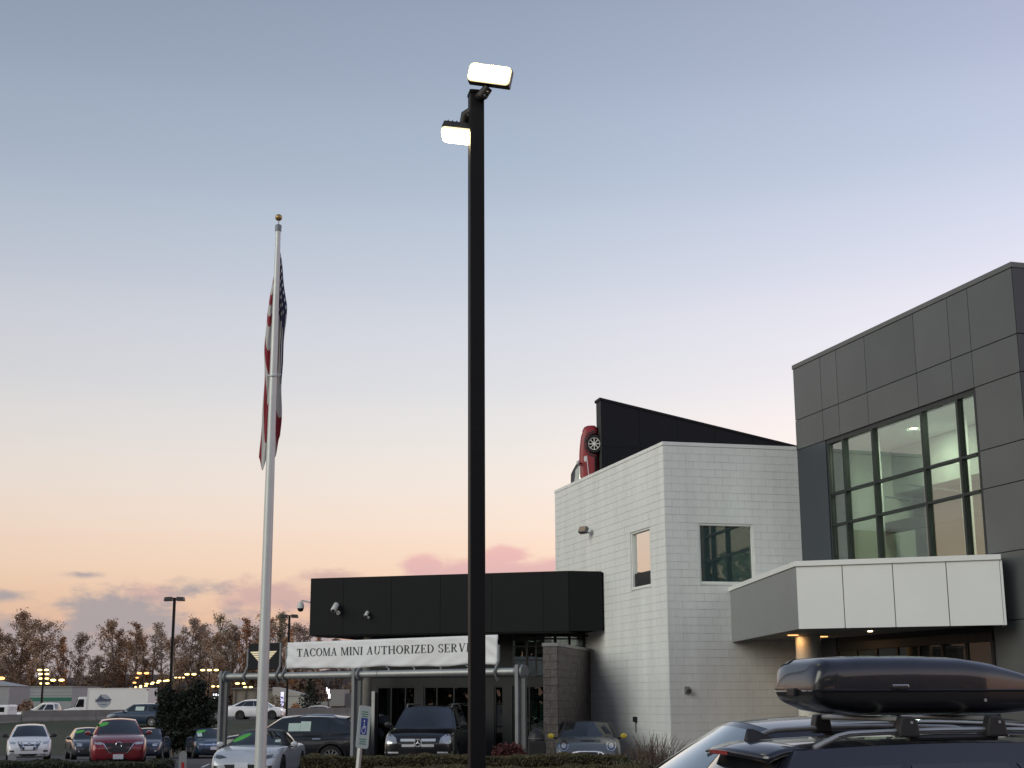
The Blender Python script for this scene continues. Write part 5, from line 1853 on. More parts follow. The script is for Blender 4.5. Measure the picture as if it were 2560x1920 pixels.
spv.grid(spoil, 8, 20)
so = build('spoiler', spv, P_black2, c.root, smooth=60)
sm = so.modifiers.new('t', 'SOLIDIFY')
sm.thickness = .035
sm.offset = -1
build('brake_lamp', MB().grid(lambda a, b: spoil(1.0, .36 + .28 * b) + Vector((-.006, 0, -.004 - .024 * a)), 1, 8), M_tail, so, smooth=40)
for sg in (-1, 1):
    pts = []
    for i in range(25):
        u = .06 + .86 * i / 24
        p = c.side(u, 1, sg)
        hgt_ = .075 * min(1, math.sin(math.pi * i / 24) * 3.2)
        pts.append(p + Vector((0, -sg * .045, hgt_ + .006)))
    rl = MB().tube(pts, .019, 10)
    ro = build('roof_rail', rl, M_galv, c.root, smooth=50)
    build('rail_groove', MB().tube([p + Vector((0, sg * .0185, .0)) for p in pts[2:-2]], .0035, 5), M_plastic, ro)
    build('rail_base', MB().tube([p - Vector((0, 0, .045)) for p in pts[8:17]], .022, 8), M_plastic, ro)
XB = [-1.16, -.52]      # crossbar positions
bz = c.side(.4, 1, 1).z + .10
yb = abs(c.side(.4, 1, 1).y) - .045
for xb in XB:
    cb_ = build('crossbar', MB().tube([(xb, -yb - .03, bz + .055), (xb, yb + .03, bz + .055)], .018, 10), M_galv, c.root, smooth=40)
    for sg in (-1, 1):
        poly = [(-.075, -.06), (.075, -.06), (.055, .05), (.02, .075), (-.05, .075), (-.065, .02)]
        Mf = Matrix.Translation((xb, sg * (yb + .02), bz + .0)) @ Matrix.Rotation(R(90), 4, 'X')
        ft = build('crossbar_foot', MB().prism(poly, -.045, .045, Mf), M_plastic, cb_, bevel=.014)
        build('lock', MB().lathe([(.010, 0), (.010, .004)], 10, Matrix.Translation((xb + .01, sg * (yb + .066), bz + .035)) @ Matrix.Rotation(R(-90 * sg), 4, 'X')), M_galv, ft)
build('antenna_fin', MB().add([(-2.03, -.035, zr_ + .0), (-2.03, .035, zr_ + .0), (-1.83, .03, zr_ + .02), (-1.83, -.03, zr_ + .02), (-2.02, 0, zr_ + .085), (-1.97, 0, zr_ + .085)], [(0, 1, 2, 3), (0, 4, 1), (1, 4, 5, 2), (2, 5, 3), (3, 5, 4, 0)]), M_plastic, c.root, bevel=.01)
for sg in (-1, 1):
    for z_ in (.88,):
        c.decal('door_handle', rect(-.55, -.33, z_, z_ + .035), P_black2, 'right' if sg < 0 else 'left', off=.025, th=.03)
SUV = c

# roof box
hvec = Vector((math.cos(R(HDG)), math.sin(R(HDG)), 0))
RB = thing('roof_box', 'long glossy black roof cargo box on the near suv', 'roof box', Vector((3.55, 10.36, bz + .075)) + hvec * (-.70), R(HDG))
# profile along local x (rear -.98 ... front +.98)
BLN = 1.92
xs_b = [-.96, -.955, -.93, -.86, -.70, -.4, 0, .3, .5, .68, .82, .91, .955, .96]


def bx_top(x):
    return interp(x, [(-.96, .20), (-.955, .27), (-.93, .34), (-.86, .385), (-.6, .402), (-.2, .405), (.15, .395), (.4, .36), (.62, .305), (.8, .245), (.92, .195), (.955, .175), (.96, .16)])


def bx_bot(x):
    return interp(x, [(-.96, .15), (-.955, .13), (-.92, .08), (-.8, .03), (-.6, .0), (.5, .0), (.8, .02), (.93, .06), (.96, .13)])


def bx_w(x):
    return interp(x, [(-.96, .30), (-.93, .345), (-.8, .385), (-.2, .40), (.3, .385), (.7, .32), (.9, .24), (.96, .18)])


SEAM = .165


def lid_pt(a, b):
    x = -.96 + 1.92 * a
    th = math.pi * b
    w, t_ = bx_w(x), bx_top(x)
    cy_, sz_ = math.cos(th), math.sin(th)
    e = .42
    y = w * math.copysign(abs(cy_) ** e, cy_)
    z = SEAM + .008 + max(.0, t_ - SEAM - .008) * abs(sz_) ** e
    ridge = .012 * math.exp(-((abs(y) - w * .55) / .05) ** 2) * (1 if x > -.65 else 0)
    return Vector((x, y, z - ridge * (abs(sz_) ** 2)))


def base_pt(a, b):
    x = -.96 + 1.92 * a
    th = math.pi * b
    w, t_ = bx_w(x), bx_bot(x)
    cy_, sz_ = math.cos(th), math.sin(th)
    e = .55
    y = (w - .008) * math.copysign(abs(cy_) ** e, cy_)
    return Vector((x, y, SEAM - .006 - max(0.0, SEAM - .006 - t_) * abs(sz_) ** e))


def capped(fn, nu, nv):
    mb = MB()
    mb.grid(fn, nu, nv)
    mb.f.append(tuple(range(nv + 1)))
    mb.f.append(tuple(nu * (nv + 1) + k for k in range(nv, -1, -1)))
    return mb


M_box = mat('roof_box_gloss', (.010, .011, .016), .30, 0.0, .7, var=.25, vscale=9, bump=.04, bscale=60)
lid = build('lid', capped(lid_pt, 60, 36), M_box, RB, smooth=50)
build('base', capped(base_pt, 60, 24), mat('roof_box_base', (.010, .010, .011), .34, 0, .3), RB, smooth=50)
seam = []
for i in range(49):
    x = -.955 + 1.91 * i / 48
    seam.append((x, -bx_w(x) + .001, SEAM))
seam2 = [(x, -y, z) for x, y, z in reversed(seam)]
build('seam_trim', MB().tube(seam + seam2 + [seam[0]], .0085, 6), M_gloss, RB, smooth=50)
build('latch', MB().box(-.985, -.94, -.06, .06, .13, .185), M_plastic, RB, bevel=.008)
build('handle', MB().box(-.42, -.30, -.408, -.396, .185, .205), M_chrome, RB, bevel=.004)
build('lock', MB().lathe([(.011, 0), (.011, .006)], 12, Matrix.Translation((.28, -.385, .10)) @ Matrix.Rotation(R(90), 4, 'X')), M_galv, RB)
build('corner_cover', MB().grid(lambda a, b: lid_pt(.03 + .15 * a + .05 * (b * a), .02 + .40 * b) * 1.0 + Vector((-.008, -.007, .004)), 14, 20), mat('roof_box_panel', (.016, .017, .021), .28, 0, .7), RB, smooth=50)

# dark van behind it
M_vglass = glass_mat('van_windshield', (.2, .2, .2), .28, base=(.10, .14, .15))
c = Car('dark_van', 'dark people carrier with pale reflecting windshield behind the near suv', (2.60, 12.72, 0), 190, P_black2, L=5.1, W=1.96, H=1.82, nose=.92, hood=1.10, belt=1.12, cowl=.95, rooff=1.95, roofr=4.6, rearb=4.95, deck=1.12, tail=1.08, clear=.18, wr=.35, wb=3.0, fo=.95, wt=.68, arch=.07, crown=.06, glass=M_vglass, sub=2, cover=.84, cat='van', bulge=.03)
c.mirrors(P_black2)
c.pair('headlight', rect(.5, .85, .72, .84), M_lens)
for sg in (-1, 1):
    build('roof_trim', MB().tube([c.side(u / 20, .985, sg) + Vector((0, sg * .012, .008)) for u in range(1, 20)], .013, 8), M_galv, c.root, smooth=40)

# ------------------------------------------------------------------ plants


def leaf_mesh(name, pts, size, m, flat=0.0, seed=0, dirs=None):
    rg = np.random.default_rng(seed)
    pts = np.asarray(pts, dtype=np.float64)
    n_ = len(pts)
    d1 = rg.normal(size=(n_, 3))
    d1[:, 2] *= (1 - flat)
    d1 /= np.linalg.norm(d1, axis=1)[:, None]
    d2 = rg.normal(size=(n_, 3))
    d2 -= (d2 * d1).sum(1)[:, None] * d1
    d2 /= np.linalg.norm(d2, axis=1)[:, None]
    s1 = size * rg.uniform(.6, 1.3, n_)[:, None]
    s2 = s1 * rg.uniform(.45, .8, n_)[:, None]
    vs = np.empty((n_ * 4, 3))
    vs[0::4] = pts - d1 * s1 * .5
    vs[1::4] = pts + d2 * s2 * .5
    vs[2::4] = pts + d1 * s1 * .5
    vs[3::4] = pts - d2 * s2 * .5
    me = bpy.data.meshes.new(name)
    me.vertices.add(n_ * 4)
    me.vertices.foreach_set('co', vs.ravel())
    me.loops.add(n_ * 4)
    me.loops.foreach_set('vertex_index', np.arange(n_ * 4))
    me.polygons.add(n_)
    me.polygons.foreach_set('loop_start', np.arange(0, n_ * 4, 4))
    me.update(calc_edges=True)
    me.materials.append(m)
    return me


def make_tree(seed, h, spread, nleaf, low=.30, upright=.55):
    """returns (wood MB, leaf points): tall slender autumn tree of unit-ish form"""
    rg = random.Random(seed)
    wood = MB()
    tips = []
    lean = rg.uniform(-.04, .04)
    trunk = [Vector((lean * h * t + .12 * math.sin(t * 5 + seed), .12 * math.cos(t * 4 + seed), h * t)) for t in [i / 9 for i in range(10)]]
    wood.tube(trunk, [.24 * (1 - .93 * i / 9) * h / 14 for i in range(10)], 7)

    def at_t(t):
        f = t * 9
        i = min(8, int(f))
        return trunk[i].lerp(trunk[i + 1], f - i)

    nl = 24
    for k in range(nl):
        t = low + (.97 - low) * (k + rg.random()) / nl
        p = at_t(t)
        a = rg.uniform(0, 2 * math.pi)
        prof = math.sin(math.pi * min(1, max(.05, (t - low + .10) / (1.08 - low)))) ** .7
        ln = spread * (.45 + .65 * rg.random()) * (prof + .15)
        up = upright + rg.uniform(-.15, .35)
        pts = [p]
        dirv = Vector((math.cos(a), math.sin(a), up)).normalized()
        for s_ in range(5):
            dirv = (dirv + Vector((rg.gauss(0, .16), rg.gauss(0, .16), .10))).normalized()
            pts.append(pts[-1] + dirv * ln / 4.2)
        r0 = .075 * (1 - .75 * t) * h / 14 + .018
        wood.tube(pts, [r0, r0 * .8, r0 * .6, r0 * .45, r0 * .3, r0 * .15], 5, cap=False)
        for s_ in range(1, 6):
            for q in range(3):
                d2 = (dirv + Vector((rg.gauss(0, .8), rg.gauss(0, .8), rg.gauss(.3, .5)))).normalized()
                e = pts[s_] + d2 * rg.uniform(.35, .95) * spread / 3
                mid = pts[s_].lerp(e, .5) + Vector((0, 0, .05))
                wood.tube([pts[s_], mid, e], [r0 * .35, r0 * .22, .008], 4, cap=False)
                tips.append((pts[s_], mid, e))
    lp = []
    dens = [rg.random() for _ in tips]
    for _ in range(nleaf):
        i = rg.randrange(len(tips))
        if dens[i] < .28:
            continue
        a_, m_, e_ = tips[i]
        p = m_.lerp(e_, rg.random()) if rg.random() < .8 else a_.lerp(m_, rg.random())
        s_ = .20 * spread / 2.3
        lp.append((p.x + rg.gauss(0, s_), p.y + rg.gauss(0, s_), p.z + rg.gauss(0, s_)))
    return wood, lp


VAR = []
for i, (h, sp_, nl, lo_, up_) in enumerate(((14, 2.5, 5200, .22, .75), (14, 3.3, 5000, .30, .50), (14, 2.0, 3800, .18, 1.0), (14, 2.3, 1900, .22, .9), (14, 2.8, 5800, .18, .7))):
    w_, lp_ = make_tree(100 + i * 7, h, sp_, nl, lo_, up_)
    wm = w_.mesh('trunk', 60, recalc=False)
    wm.materials.append(M_bark)
    VAR.append((wm, lp_))
TREES = [(-14, 1565, 2, 0, 'tawny tree cut by the left frame edge'), (44, 1533, 0, 0, 'tall full brown tree, second from left edge'),
         (102, 1560, 1, 0, 'broad open-branched brown tree left of the lit lamp cluster'), (150, 1592, 2, 1, 'small rusty tree right of the broad open one'),
         (188, 1583, 4, 2, 'rounded grey brown tree before the gap in trees'), (278, 1556, 0, 0, 'tall brown tree right of the gap in trees'),
         (310, 1600, 4, 1, 'low rusty tree above the box truck'), (338, 1557, 2, 0, 'slim tall brown tree above box truck end'),
         (376, 1560, 3, 2, 'thin grey tree just left of first lamp pole'), (404, 1580, 3, 2, 'bare narrow tree behind the first lamp pole'),
         (468, 1551, 0, 2, 'greyish tree right of the first lamp pole'), (508, 1575, 3, 2, 'sparse slim tree between lamp pole and flagpole'),
         (545, 1541, 3, 3, 'olive bare-topped tree left of the wing sign'), (580, 1562, 2, 2, 'slim grey tree above wing sign'),
         (615, 1548, 2, 1, 'orange brown tree left of the flagpole'), (642, 1534, 3, 1, 'tall sparse tree just left of flagpole top leaves'),
         (700, 1540, 0, 3, 'olive brown tree behind the second lamp pole'), (745, 1562, 4, 2, 'grey brown tree beside the charcoal fascia'),
         (20, 1585, 4, 2, 'grey brown tree low between the two leftmost trees'), (75, 1600, 0, 1, 'rusty low tree before the broad open one'),
         (232, 1640, 4, 2, 'very low tree in the gap of trees'), (296, 1580, 3, 2, 'sparse tree behind the tall one right of the gap'), (358, 1592, 4, 1, 'rusty full tree above truck end'),
         (432, 1590, 4, 0, 'low brown tree just right of first lamp pole'), (490, 1562, 2, 0, 'slim brown tree over the pine'), (528, 1585, 4, 0, 'low brown tree over the dark blue sedan'),
         (563, 1580, 0, 0, 'brown tree between olive and slim grey trees'), (660, 1565, 4, 2, 'grey brown tree just right of the flagpole'), (722, 1575, 2, 1, 'rusty slim tree right of second lamp pole'),
         (790, 1585, 2, 1, 'rusty tree behind the left end of fascia'), (840, 1600, 0, 2, 'tree mostly hidden behind charcoal fascia')]
crown_cache = {}
for i, (p_, top_, v_, m_, lab) in enumerate(TREES):
    Y = 385 + rng.uniform(-14, 30)
    z_top = 1.96 + (1745 - top_) * Y / 3595
    sc = (z_top + .4) / 14.0
    t = thing('autumn_tree', lab, 'tree', (px(p_, Y), Y, -.38), rng.uniform(0, 6.28), 'autumn trees beyond the freeway')
    t.scale = (sc * rng.uniform(1.1, 1.4), sc * rng.uniform(1.1, 1.4), sc)
    wm, lp_ = VAR[v_]
    link('trunk', wm, None, t)
    key = (v_, m_)
    if key not in crown_cache:
        crown_cache[key] = leaf_mesh('crown', lp_, .27, M_leafs[m_], seed=v_ * 9 + m_)
    link('crown', crown_cache[key], None, t)

# undergrowth under the trees: one mass
lp_ = []
for _ in range(30000):
    x = rng.uniform(-160, -20)
    hgt_ = 8.0 + 2.6 * math.sin(x * .16) + 2.2 * math.sin(x * .43 + 1) + rng.gauss(0, 1.0)
    if -113 < x < -99:
        hgt_ *= .55
    z = rng.random() ** .8 * max(1.4, hgt_)
    lp_.append((x, 405 + rng.uniform(-9, 9), z - .3))
ug = link('undergrowth', leaf_mesh('undergrowth', lp_, 1.1, M_brush, seed=3), None)
ug['kind'] = 'stuff'
ug['label'] = 'brown undergrowth thicket below the autumn trees'
ug['category'] = 'undergrowth'
mb = MB()
for _ in range(5200):
    x = rng.uniform(-165, -15)
    hgt_ = 15 + 3.0 * math.sin(x * .13) + 2.2 * math.sin(x * .37) + rng.gauss(0, 1.6)
    if x < -99:
        hgt_ *= .62
    if -118 < x < -98:
        hgt_ *= .55
    y = 418 + rng.uniform(-10, 10)
    z0 = rng.uniform(0, max(1, hgt_ - 5))
    ln = rng.uniform(2.5, 6)
    lx = rng.gauss(0, .16) * ln
    w_ = rng.uniform(.03, .10)
    mb.add([(x - w_, y, z0), (x + w_, y, z0), (x + lx + w_ * .3, y + rng.gauss(0, .5), min(hgt_, z0 + ln)), (x + lx - w_ * .3, y, min(hgt_, z0 + ln))], [(0, 1, 2, 3)])
ug = link('thin_woodland', mb.mesh('thin_woodland', recalc=False), mat('bare_stems', (0.28, 0.23, 0.20), .95, var=.35, vscale=.3))
ug['kind'] = 'stuff'
ug['label'] = 'thin grey brown bare woodland behind the autumn trees'
ug['category'] = 'woodland'
# unseen street trees behind the viewpoint, raised and extended to darken reflections in glass
lp2 = []
for _ in range(20000):
    x = rng.uniform(-190, 120)
    hgt_ = 14 + 2.5 * math.sin(x * .11) + 1.8 * math.sin(x * .31 + 2)
    lp2.append((x, -52 + rng.uniform(-3, 3) + (.0016 * x * x if x < 0 else -.0012 * x * x), rng.random() * hgt_))
ug = link('treeline', leaf_mesh('treeline', lp2, 2.0, mat('street_tree_leaf', (.05, .05, .035), .9, var=.4, vscale=.3), seed=6), None)
ug['kind'] = 'stuff'
ug['label'] = 'dark line of trees across the street behind the viewpoint'
ug['category'] = 'trees'
# far wooded ridge
mb = MB()
rp_ = []
for i in range(160):
    x = -640 + i * 6.4
    rp_.append((x, 19.0 + 3.4 * math.sin(x * .012 + 1) + 1.3 * math.sin(x * .05) + rng.uniform(-.8, .8)))
for (xa, za), (xb_, zb_) in zip(rp_, rp_[1:]):
    mb.add([(xa, 840, -2), (xb_, 840, -2), (xb_, 860, zb_), (xa, 860, za), (xb_, 960, zb_ * .9), (xa, 960, za * .9)], [(0, 1, 2, 3), (3, 2, 4, 5)])
structure(build('hills', mb, M_ridge))

# dark pine in front of the bank
PN = thing('pine_shrub', 'dark bushy pine in front of the grass bank', 'tree', (px(462, 77), 77.0, zg(0, 77)))
pw = MB()
plp = []
rg = random.Random(5)
for (ox, hh) in ((-1.05, 3.45), (-.2, 3.05), (.7, 3.6), (1.35, 2.8)):
    pw.tube([(ox * .5, 0, 0), (ox * .8, 0, hh * .5), (ox, 0, hh * .97)], [.09, .06, .02], 6)
    for k in range(85):
        t = rg.random() ** .8
        z = .35 + t * (hh - .35)
        a = rg.uniform(0, 6.28)
        ln = (1.0 - .62 * t) * rg.uniform(.5, 1.15)
        e = Vector((ox * (.5 + .5 * t) + math.cos(a) * ln, math.sin(a) * ln, z + rg.uniform(.0, .35)))
        s_ = Vector((ox * (.5 + .5 * t), 0, z))
        pw.tube([s_, e], [.02, .006], 4, cap=False)
        for q in range(30):
            p = s_.lerp(e, .35 + .7 * rg.random())
            plp.append((p.x + rg.gauss(0, .10), p.y + rg.gauss(0, .10), p.z + rg.gauss(0, .10)))
build('trunk', pw, M_bark, PN)
link('crown', leaf_mesh('crown', plp, .20, M_pine, seed=8), None, PN)


def hedge(label, x0, x1, y0, y1, h, m, seed, n_):
    o = thing('hedge', label, 'hedge', ((x0 + x1) / 2, (y0 + y1) / 2, 0), 0, 'clipped hedges')
    w, d = (x1 - x0) / 2, (y1 - y0) / 2
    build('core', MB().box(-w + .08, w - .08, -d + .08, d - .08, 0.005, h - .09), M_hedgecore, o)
    rg = np.random.default_rng(seed)
    pts = []
    bumps = lambda x, y: .022 * np.sin(x * 2.3 + seed) + .018 * np.sin(x * 5.9 + y * 3) + .012 * np.sin(x * 13)
    k = int(n_ * .5)
    x = rg.uniform(-w, w, k)
    y = rg.uniform(-d, d, k)
    pts.append(np.c_[x, y, h + bumps(x, y) - np.abs(rg.normal(0, .035, k))])
    k = int(n_ * .4)
    x = rg.uniform(-w, w, k)
    z = rg.uniform(h * .35, h, k)
    pts.append(np.c_[x, -d + np.abs(rg.normal(0, .04, k)) + bumps(x, z), z])
    k = int(n_ * .1)
    y = rg.uniform(-d, d, k)
    sgn = np.where(rg.random(k) < .5, -1, 1)
    pts.append(np.c_[sgn * (w - np.abs(rg.normal(0, .04, k))), y, rg.uniform(h * .35, h, k)])
    link('foliage', leaf_mesh('foliage', np.vstack(pts), .050, m, seed=seed), None, o)
    return o


hedge('dark clipped hedge along the bottom left corner', -11.5, -6.66, 27.5, 28.7, .80, M_hedge2, 2, 22000)
hedge('long clipped hedge in front of the big black suv', -4.40, 2.35, 30.1, 31.2, .79, M_hedge, 3, 34000)
hedge('front clipped hedge at the bottom edge before the long one', -2.45, 2.25, 24.6, 25.7, .80, M_hedge, 4, 30000)

RS = thing('red_shrub', 'low burgundy leaved shrub behind the hedge near frame post', 'shrub', (px(1267, 32.4), 32.4, 0))
pts = []
for _ in range(5000):
    a, b_, r_ = nrg.uniform(0, 6.28), nrg.uniform(0, 1), nrg.uniform(.75, 1) ** .5
    pts.append((.52 * r_ * math.cos(a) * math.sqrt(1 - b_ * b_ * .9) + nrg.normal(0, .03), .4 * r_ * math.sin(a), .15 + .83 * b_ * r_ + nrg.normal(0, .03)))
link('foliage', leaf_mesh('foliage', pts, .06, M_redleaf, seed=4), None, RS)
build('stem', MB().tube([(0, 0, 0), (.02, 0, .6)], [.03, .01], 6), M_bark, RS)

BS = thing('bare_shrub', 'leafless twiggy shrub below the white building corner', 'shrub', (px(1622, 30.5), 30.5, 0))
tw = MB()
lfp = []
for _ in range(240):
    bx_, by_ = rng.gauss(0, .26), rng.gauss(0, .2)
    h_ = rng.uniform(.75, 1.32) * (1 - .25 * abs(bx_))
    lx, ly = rng.gauss(0, .12) + bx_ * .35, rng.gauss(0, .10)
    p0, p1, p2, p3 = Vector((bx_ * .5, by_ * .5, 0)), Vector((bx_ + lx * .4, by_, h_ * .45)), Vector((bx_ + lx * .9, by_ + ly, h_ * .8)), Vector((bx_ + lx * 1.6, by_ + ly, h_))
    tw.tube([p0, p1, p2, p3], [.010, .008, .005, .003], 4, cap=False)
    for _q in range(2):
        q0 = p1.lerp(p2, rng.random())
        tw.tube([q0, q0 + Vector((rng.gauss(0, .09), rng.gauss(0, .06), rng.uniform(.08, .22)))], [.005, .002], 3, cap=False)
    if rng.random() < .5:
        for _q in range(5):
            q0 = p0.lerp(p1, rng.random())
            lfp.append((q0.x + rng.gauss(0, .05), q0.y + rng.gauss(0, .05), q0.z + rng.gauss(.05, .1)))
build('twigs', tw, M_twig, BS)
link('foliage', leaf_mesh('foliage', lfp, .06, M_redleaf, seed=9), None, BS)
GS = thing('ground_cover_shrub', 'low pale speckled shrub at the right end of the hedge', 'shrub', (px(1570, 27), 27, 0))
pts = []
for _ in range(5000):
    a, b_, r_ = nrg.uniform(0, 6.28), nrg.uniform(0, 1), nrg.uniform(.6, 1)
    pts.append((.55 * r_ * math.cos(a) * math.sqrt(1 - b_ * b_ * .8) + nrg.normal(0, .03), .4 * r_ * math.sin(a), .1 + .78 * b_ * r_ + nrg.normal(0, .03)))
link('foliage', leaf_mesh('foliage', pts, .06, mat('pale_leaf', (.10, .095, .055), .8, color2=(.045, .042, .025), vscale=6), seed=14), None, GS)
build('stem', MB().tube([(0, 0, 0), (.02, 0, .5)], [.03, .01], 6), M_bark, GS)

# litter bin by the entrance
LB = thing('litter_bin', 'black litter bin with domed hood beside the entrance pier', 'bin', (px(1338, 35.5), 35.5, 0))
build('body', MB().box(-.22, .22, -.22, .22, .02, .95), M_plastic, LB, bevel=.03)
build('hood', MB().lathe([(.21, .951), (.21, 1.05), (.17, 1.17), (.08, 1.24), (.01, 1.25)], 20), M_plastic, LB, smooth=40)
build('ring', MB().lathe([(.222, 1.0), (.222, 1.03)], 20, cap=False), M_bracket, LB)

# marker posts


def marker(label, p, Y, zt):
    o = thing('marker_post', label, 'post', (px(p, Y), Y, 0), R(12), 'grey marker posts')
    w = .078
    poly = [(-w, 0), (w, 0), (w, zt - w)] + [(w * math.cos(R(a)), zt - w + w * math.sin(R(a))) for a in range(15, 180, 15)] + [(-w, zt - w)]
    build('plate', MB().prism(poly, -.03, .03, Matrix.Rotation(R(90), 4, 'X')), mat('marker_grey', (.26, .28, .27), .6, var=.1, vscale=6), o)
    build('red_strip', MB().box(-.02, .035, -.034, -.0305, .45, zt - .22), mat('reflective_red', (.42, .02, .03), .4), o)
    return o


marker('round-topped grey post with red strip right of the left hedge', 463, 29.5, .95)
marker('round-topped grey post before the white sedan', 41, 29.5, .93)

# ------------------------------------------------------------------ unlit lot lights


def shoebox(label, p, ptop, Y, wd):
    zt = 1.96 + (1745 - ptop) * Y / 3595
    x = px(p, Y)
    base = zg(x, Y)
    o = thing('lot_light', label, 'lamp post', (x, Y, base), 0, 'unlit twin-head lot lights')
    zt -= base
    build('pole', MB().box(-.075, .075, -.075, .075, 0, zt - .05), M_pole, o)
    build('arm', MB().box(-.28, .28, -.03, .03, zt - .10, zt - .051), M_pole, o)
    for sg in (-1, 1):
        h_ = build('lamp_head', MB().add([(sg * .14, -.26, zt - .24), (sg * wd, -.26, zt - .26), (sg * wd, .26, zt - .26), (sg * .14, .26, zt - .24), (sg * .16, -.2, zt + .0), (sg * (wd - .04), -.2, zt - .02), (sg * (wd - .04), .2, zt - .02), (sg * .16, .2, zt + .0)],
                                         [(0, 1, 2, 3), (4, 5, 6, 7), (0, 1, 5, 4), (1, 2, 6, 5), (2, 3, 7, 6), (3, 0, 4, 7)]), M_lampbody, o, bevel=.01)
    return o


shoebox('unlit twin-head lot light rising behind the dark pine', 424, 1490, 88, .62)
shoebox('unlit twin-head lot light right of the flagpole', 716, 1535, 104, .64)

# ------------------------------------------------------------------ lit lights and buildings far behind
proto = {}


def far_lamp(p, py_, Y, heads, m, label, size=.42, k=0):
    x = px(p, Y)
    zt = 1.96 + (1745 - py_) * Y / 3595
    o = thing('street_lamp', label, 'street lamp', (x, Y, -.38), 0, 'lit lamps beyond the freeway')
    H_ = zt + .38
    build('pole', MB().box(-.07, .07, -.07, .07, 0, H_ - .1), M_pole, o)
    gap = size * 2.9
    for i in range(heads):
        xo = (i - (heads - 1) / 2) * gap
        build('lamp_head', MB().lathe([(size * .5, -size * .36), (size, -size * .15), (size, size * .15), (size * .5, size * .36)], 10, Matrix.Translation((xo, -.1, H_)) @ Matrix.Diagonal((.95, .6, 1, 1))), m, o, smooth=60)
    if heads > 1:
        build('arm', MB().box(-gap * (heads - 1) / 2, gap * (heads - 1) / 2, -.04, .04, H_ - .14, H_ - .101), M_pole, o)


ROW = [(104, 1670, 168, 2, .27), (106, 1680, 190, 2, .30), (107, 1691, 222, 2, .33), (109, 1703, 272, 2, .38), (110, 1715, 340, 2, .44)]
ORD = ['nearest', 'second', 'third', 'fourth', 'farthest']
for k, (p, y_, Y, hd_, s_) in enumerate(ROW):
    far_lamp(p, y_, Y, hd_, M_farlamp, ORD[k] + ' twin lit lamp of the stacked row above the green-striped warehouse', s_)
SIN = [(141, 1695, 210, 2, .42, M_farlamp, 'lone twin lit lamp right of the stacked lamp cluster'),
       (281, 1717, 236, 3, .26, M_farlamp, 'triple lit lamp just above the box truck'),
       (329, 1716, 330, 2, .34, M_farlamp, 'lowest lamp of the rising lit row above box truck'),
       (344, 1713, 320, 2, .40, M_farlamp, 'second lamp of the rising lit row above box truck'),
       (357, 1710, 310, 2, .36, M_farlamp, 'third lamp of the rising lit row by the truck end'),
       (371, 1705, 300, 2, .38, M_farlamp, 'fourth lamp of the rising lit row above the pine'),
       (386, 1702, 290, 2, .34, M_farlamp, 'fifth lamp of the rising lit row above the pine'),
       (403, 1698, 280, 2, .40, M_farlamp, 'sixth lamp of the rising lit row above the pine'),
       (417, 1697, 275, 1, .36, M_farlamp, 'single lit lamp behind the first lamp pole'),
       (446, 1690, 262, 3, .24, M_farlamp, 'small triple lit lamp right of the first lamp pole'),
       (473, 1682, 240, 2, .40, M_farlamp, 'twin lit lamp above the right half of pine'),
       (520, 1672, 222, 3, .36, M_farlamp, 'triple lit lamp high above the dark blue sedan'),
       (545, 1712, 210, 3, .28, M_farlamp, 'triple lit lamp beside the frame left post'),
       (600, 1705, 205, 2, .34, M_farlamp, 'twin lit lamp under the pipe left end'),
       (618, 1714, 225, 2, .30, M_farlamp, 'small twin lit lamp just left of flagpole'),
       (0, 1690, 205, 1, .55, M_farlamp2, 'orange lit lamp at the far left edge'),
       (354, 1679, 240, 2, .42, M_farlamp2, 'orange twin lamp above the rising lit row'),
       (340, 1690, 260, 1, .28, M_farlamp2, 'small orange lamp below the orange twin lamp'),
       (334, 1702, 280, 1, .36, M_farlamp2, 'small orange lamp nearest the triple lamp')]
for (p, y_, Y, hd_, s_, m_, lab) in SIN:
    far_lamp(p, y_, Y, hd_, m_, lab, s_)

WHS = thing('warehouse', 'pale long warehouse with green stripe behind the freeway', 'building', (px(70, 200), 200, -.37))


def siding(name, par, x0, x1, y0, y1, z0, z1, m):
    return build(name, MB().box(x0, x1, y0, y1, z0, z1), m, par)


m_ws = mat('warehouse_siding', (.34, .36, .36), .8, var=.08, vscale=.4)
xw0, xw1 = px(-60, 200) - px(70, 200), px(179, 200) - px(70, 200)
siding('wall', WHS, xw0, xw1, 0, 14, 0, 4.15, m_ws)
build('green_stripe', MB().box(xw0, xw1 + .02, -.03, -.001, 2.27, 2.75), mat('stripe_green', (.03, .17, .11), .7), WHS)
for z_ in (3.0, 3.45, 3.9):
    build('cladding_line', MB().box(xw0, xw1, -.02, -.001, z_, z_ + .05), mat('cladding_shadow', (.2, .22, .22), .8), WHS)
build('roof_edge', MB().box(xw0, xw1 + .1, -.1, 14, 4.151, 4.3), mat('roof_edge_grey', (.25, .26, .26), .7), WHS)
WS2 = thing('warehouse', 'grey gabled shed at the far left edge', 'building', (px(0, 185), 185, -.37))
siding('wall', WS2, -6, 1.15, 0, 8, 0, 4.2, mat('shed_grey', (.30, .31, .32), .8, var=.1))
build('roof', MB().add([(-6.2, -.2, 4.2), (1.3, -.2, 4.2), (1.3, 8, 4.2), (-6.2, 8, 4.2), (-6.2, -.2, 5.6), (-6.2, 8, 5.6)], [(0, 1, 4), (3, 5, 2), (1, 2, 5, 4), (0, 3, 2, 1), (0, 4, 5, 3)]), mat('shed_roof', (.33, .34, .35), .8), WS2)
HSB = thing('white_house', 'pale gabled building right of the flagpole', 'building', (px(722, 170), 170, -.37))
siding('wall', HSB, -1.9, 2.0, 0, 6, 0, 2.75, mat('house_white', (.42, .41, .37), .8, var=.06))
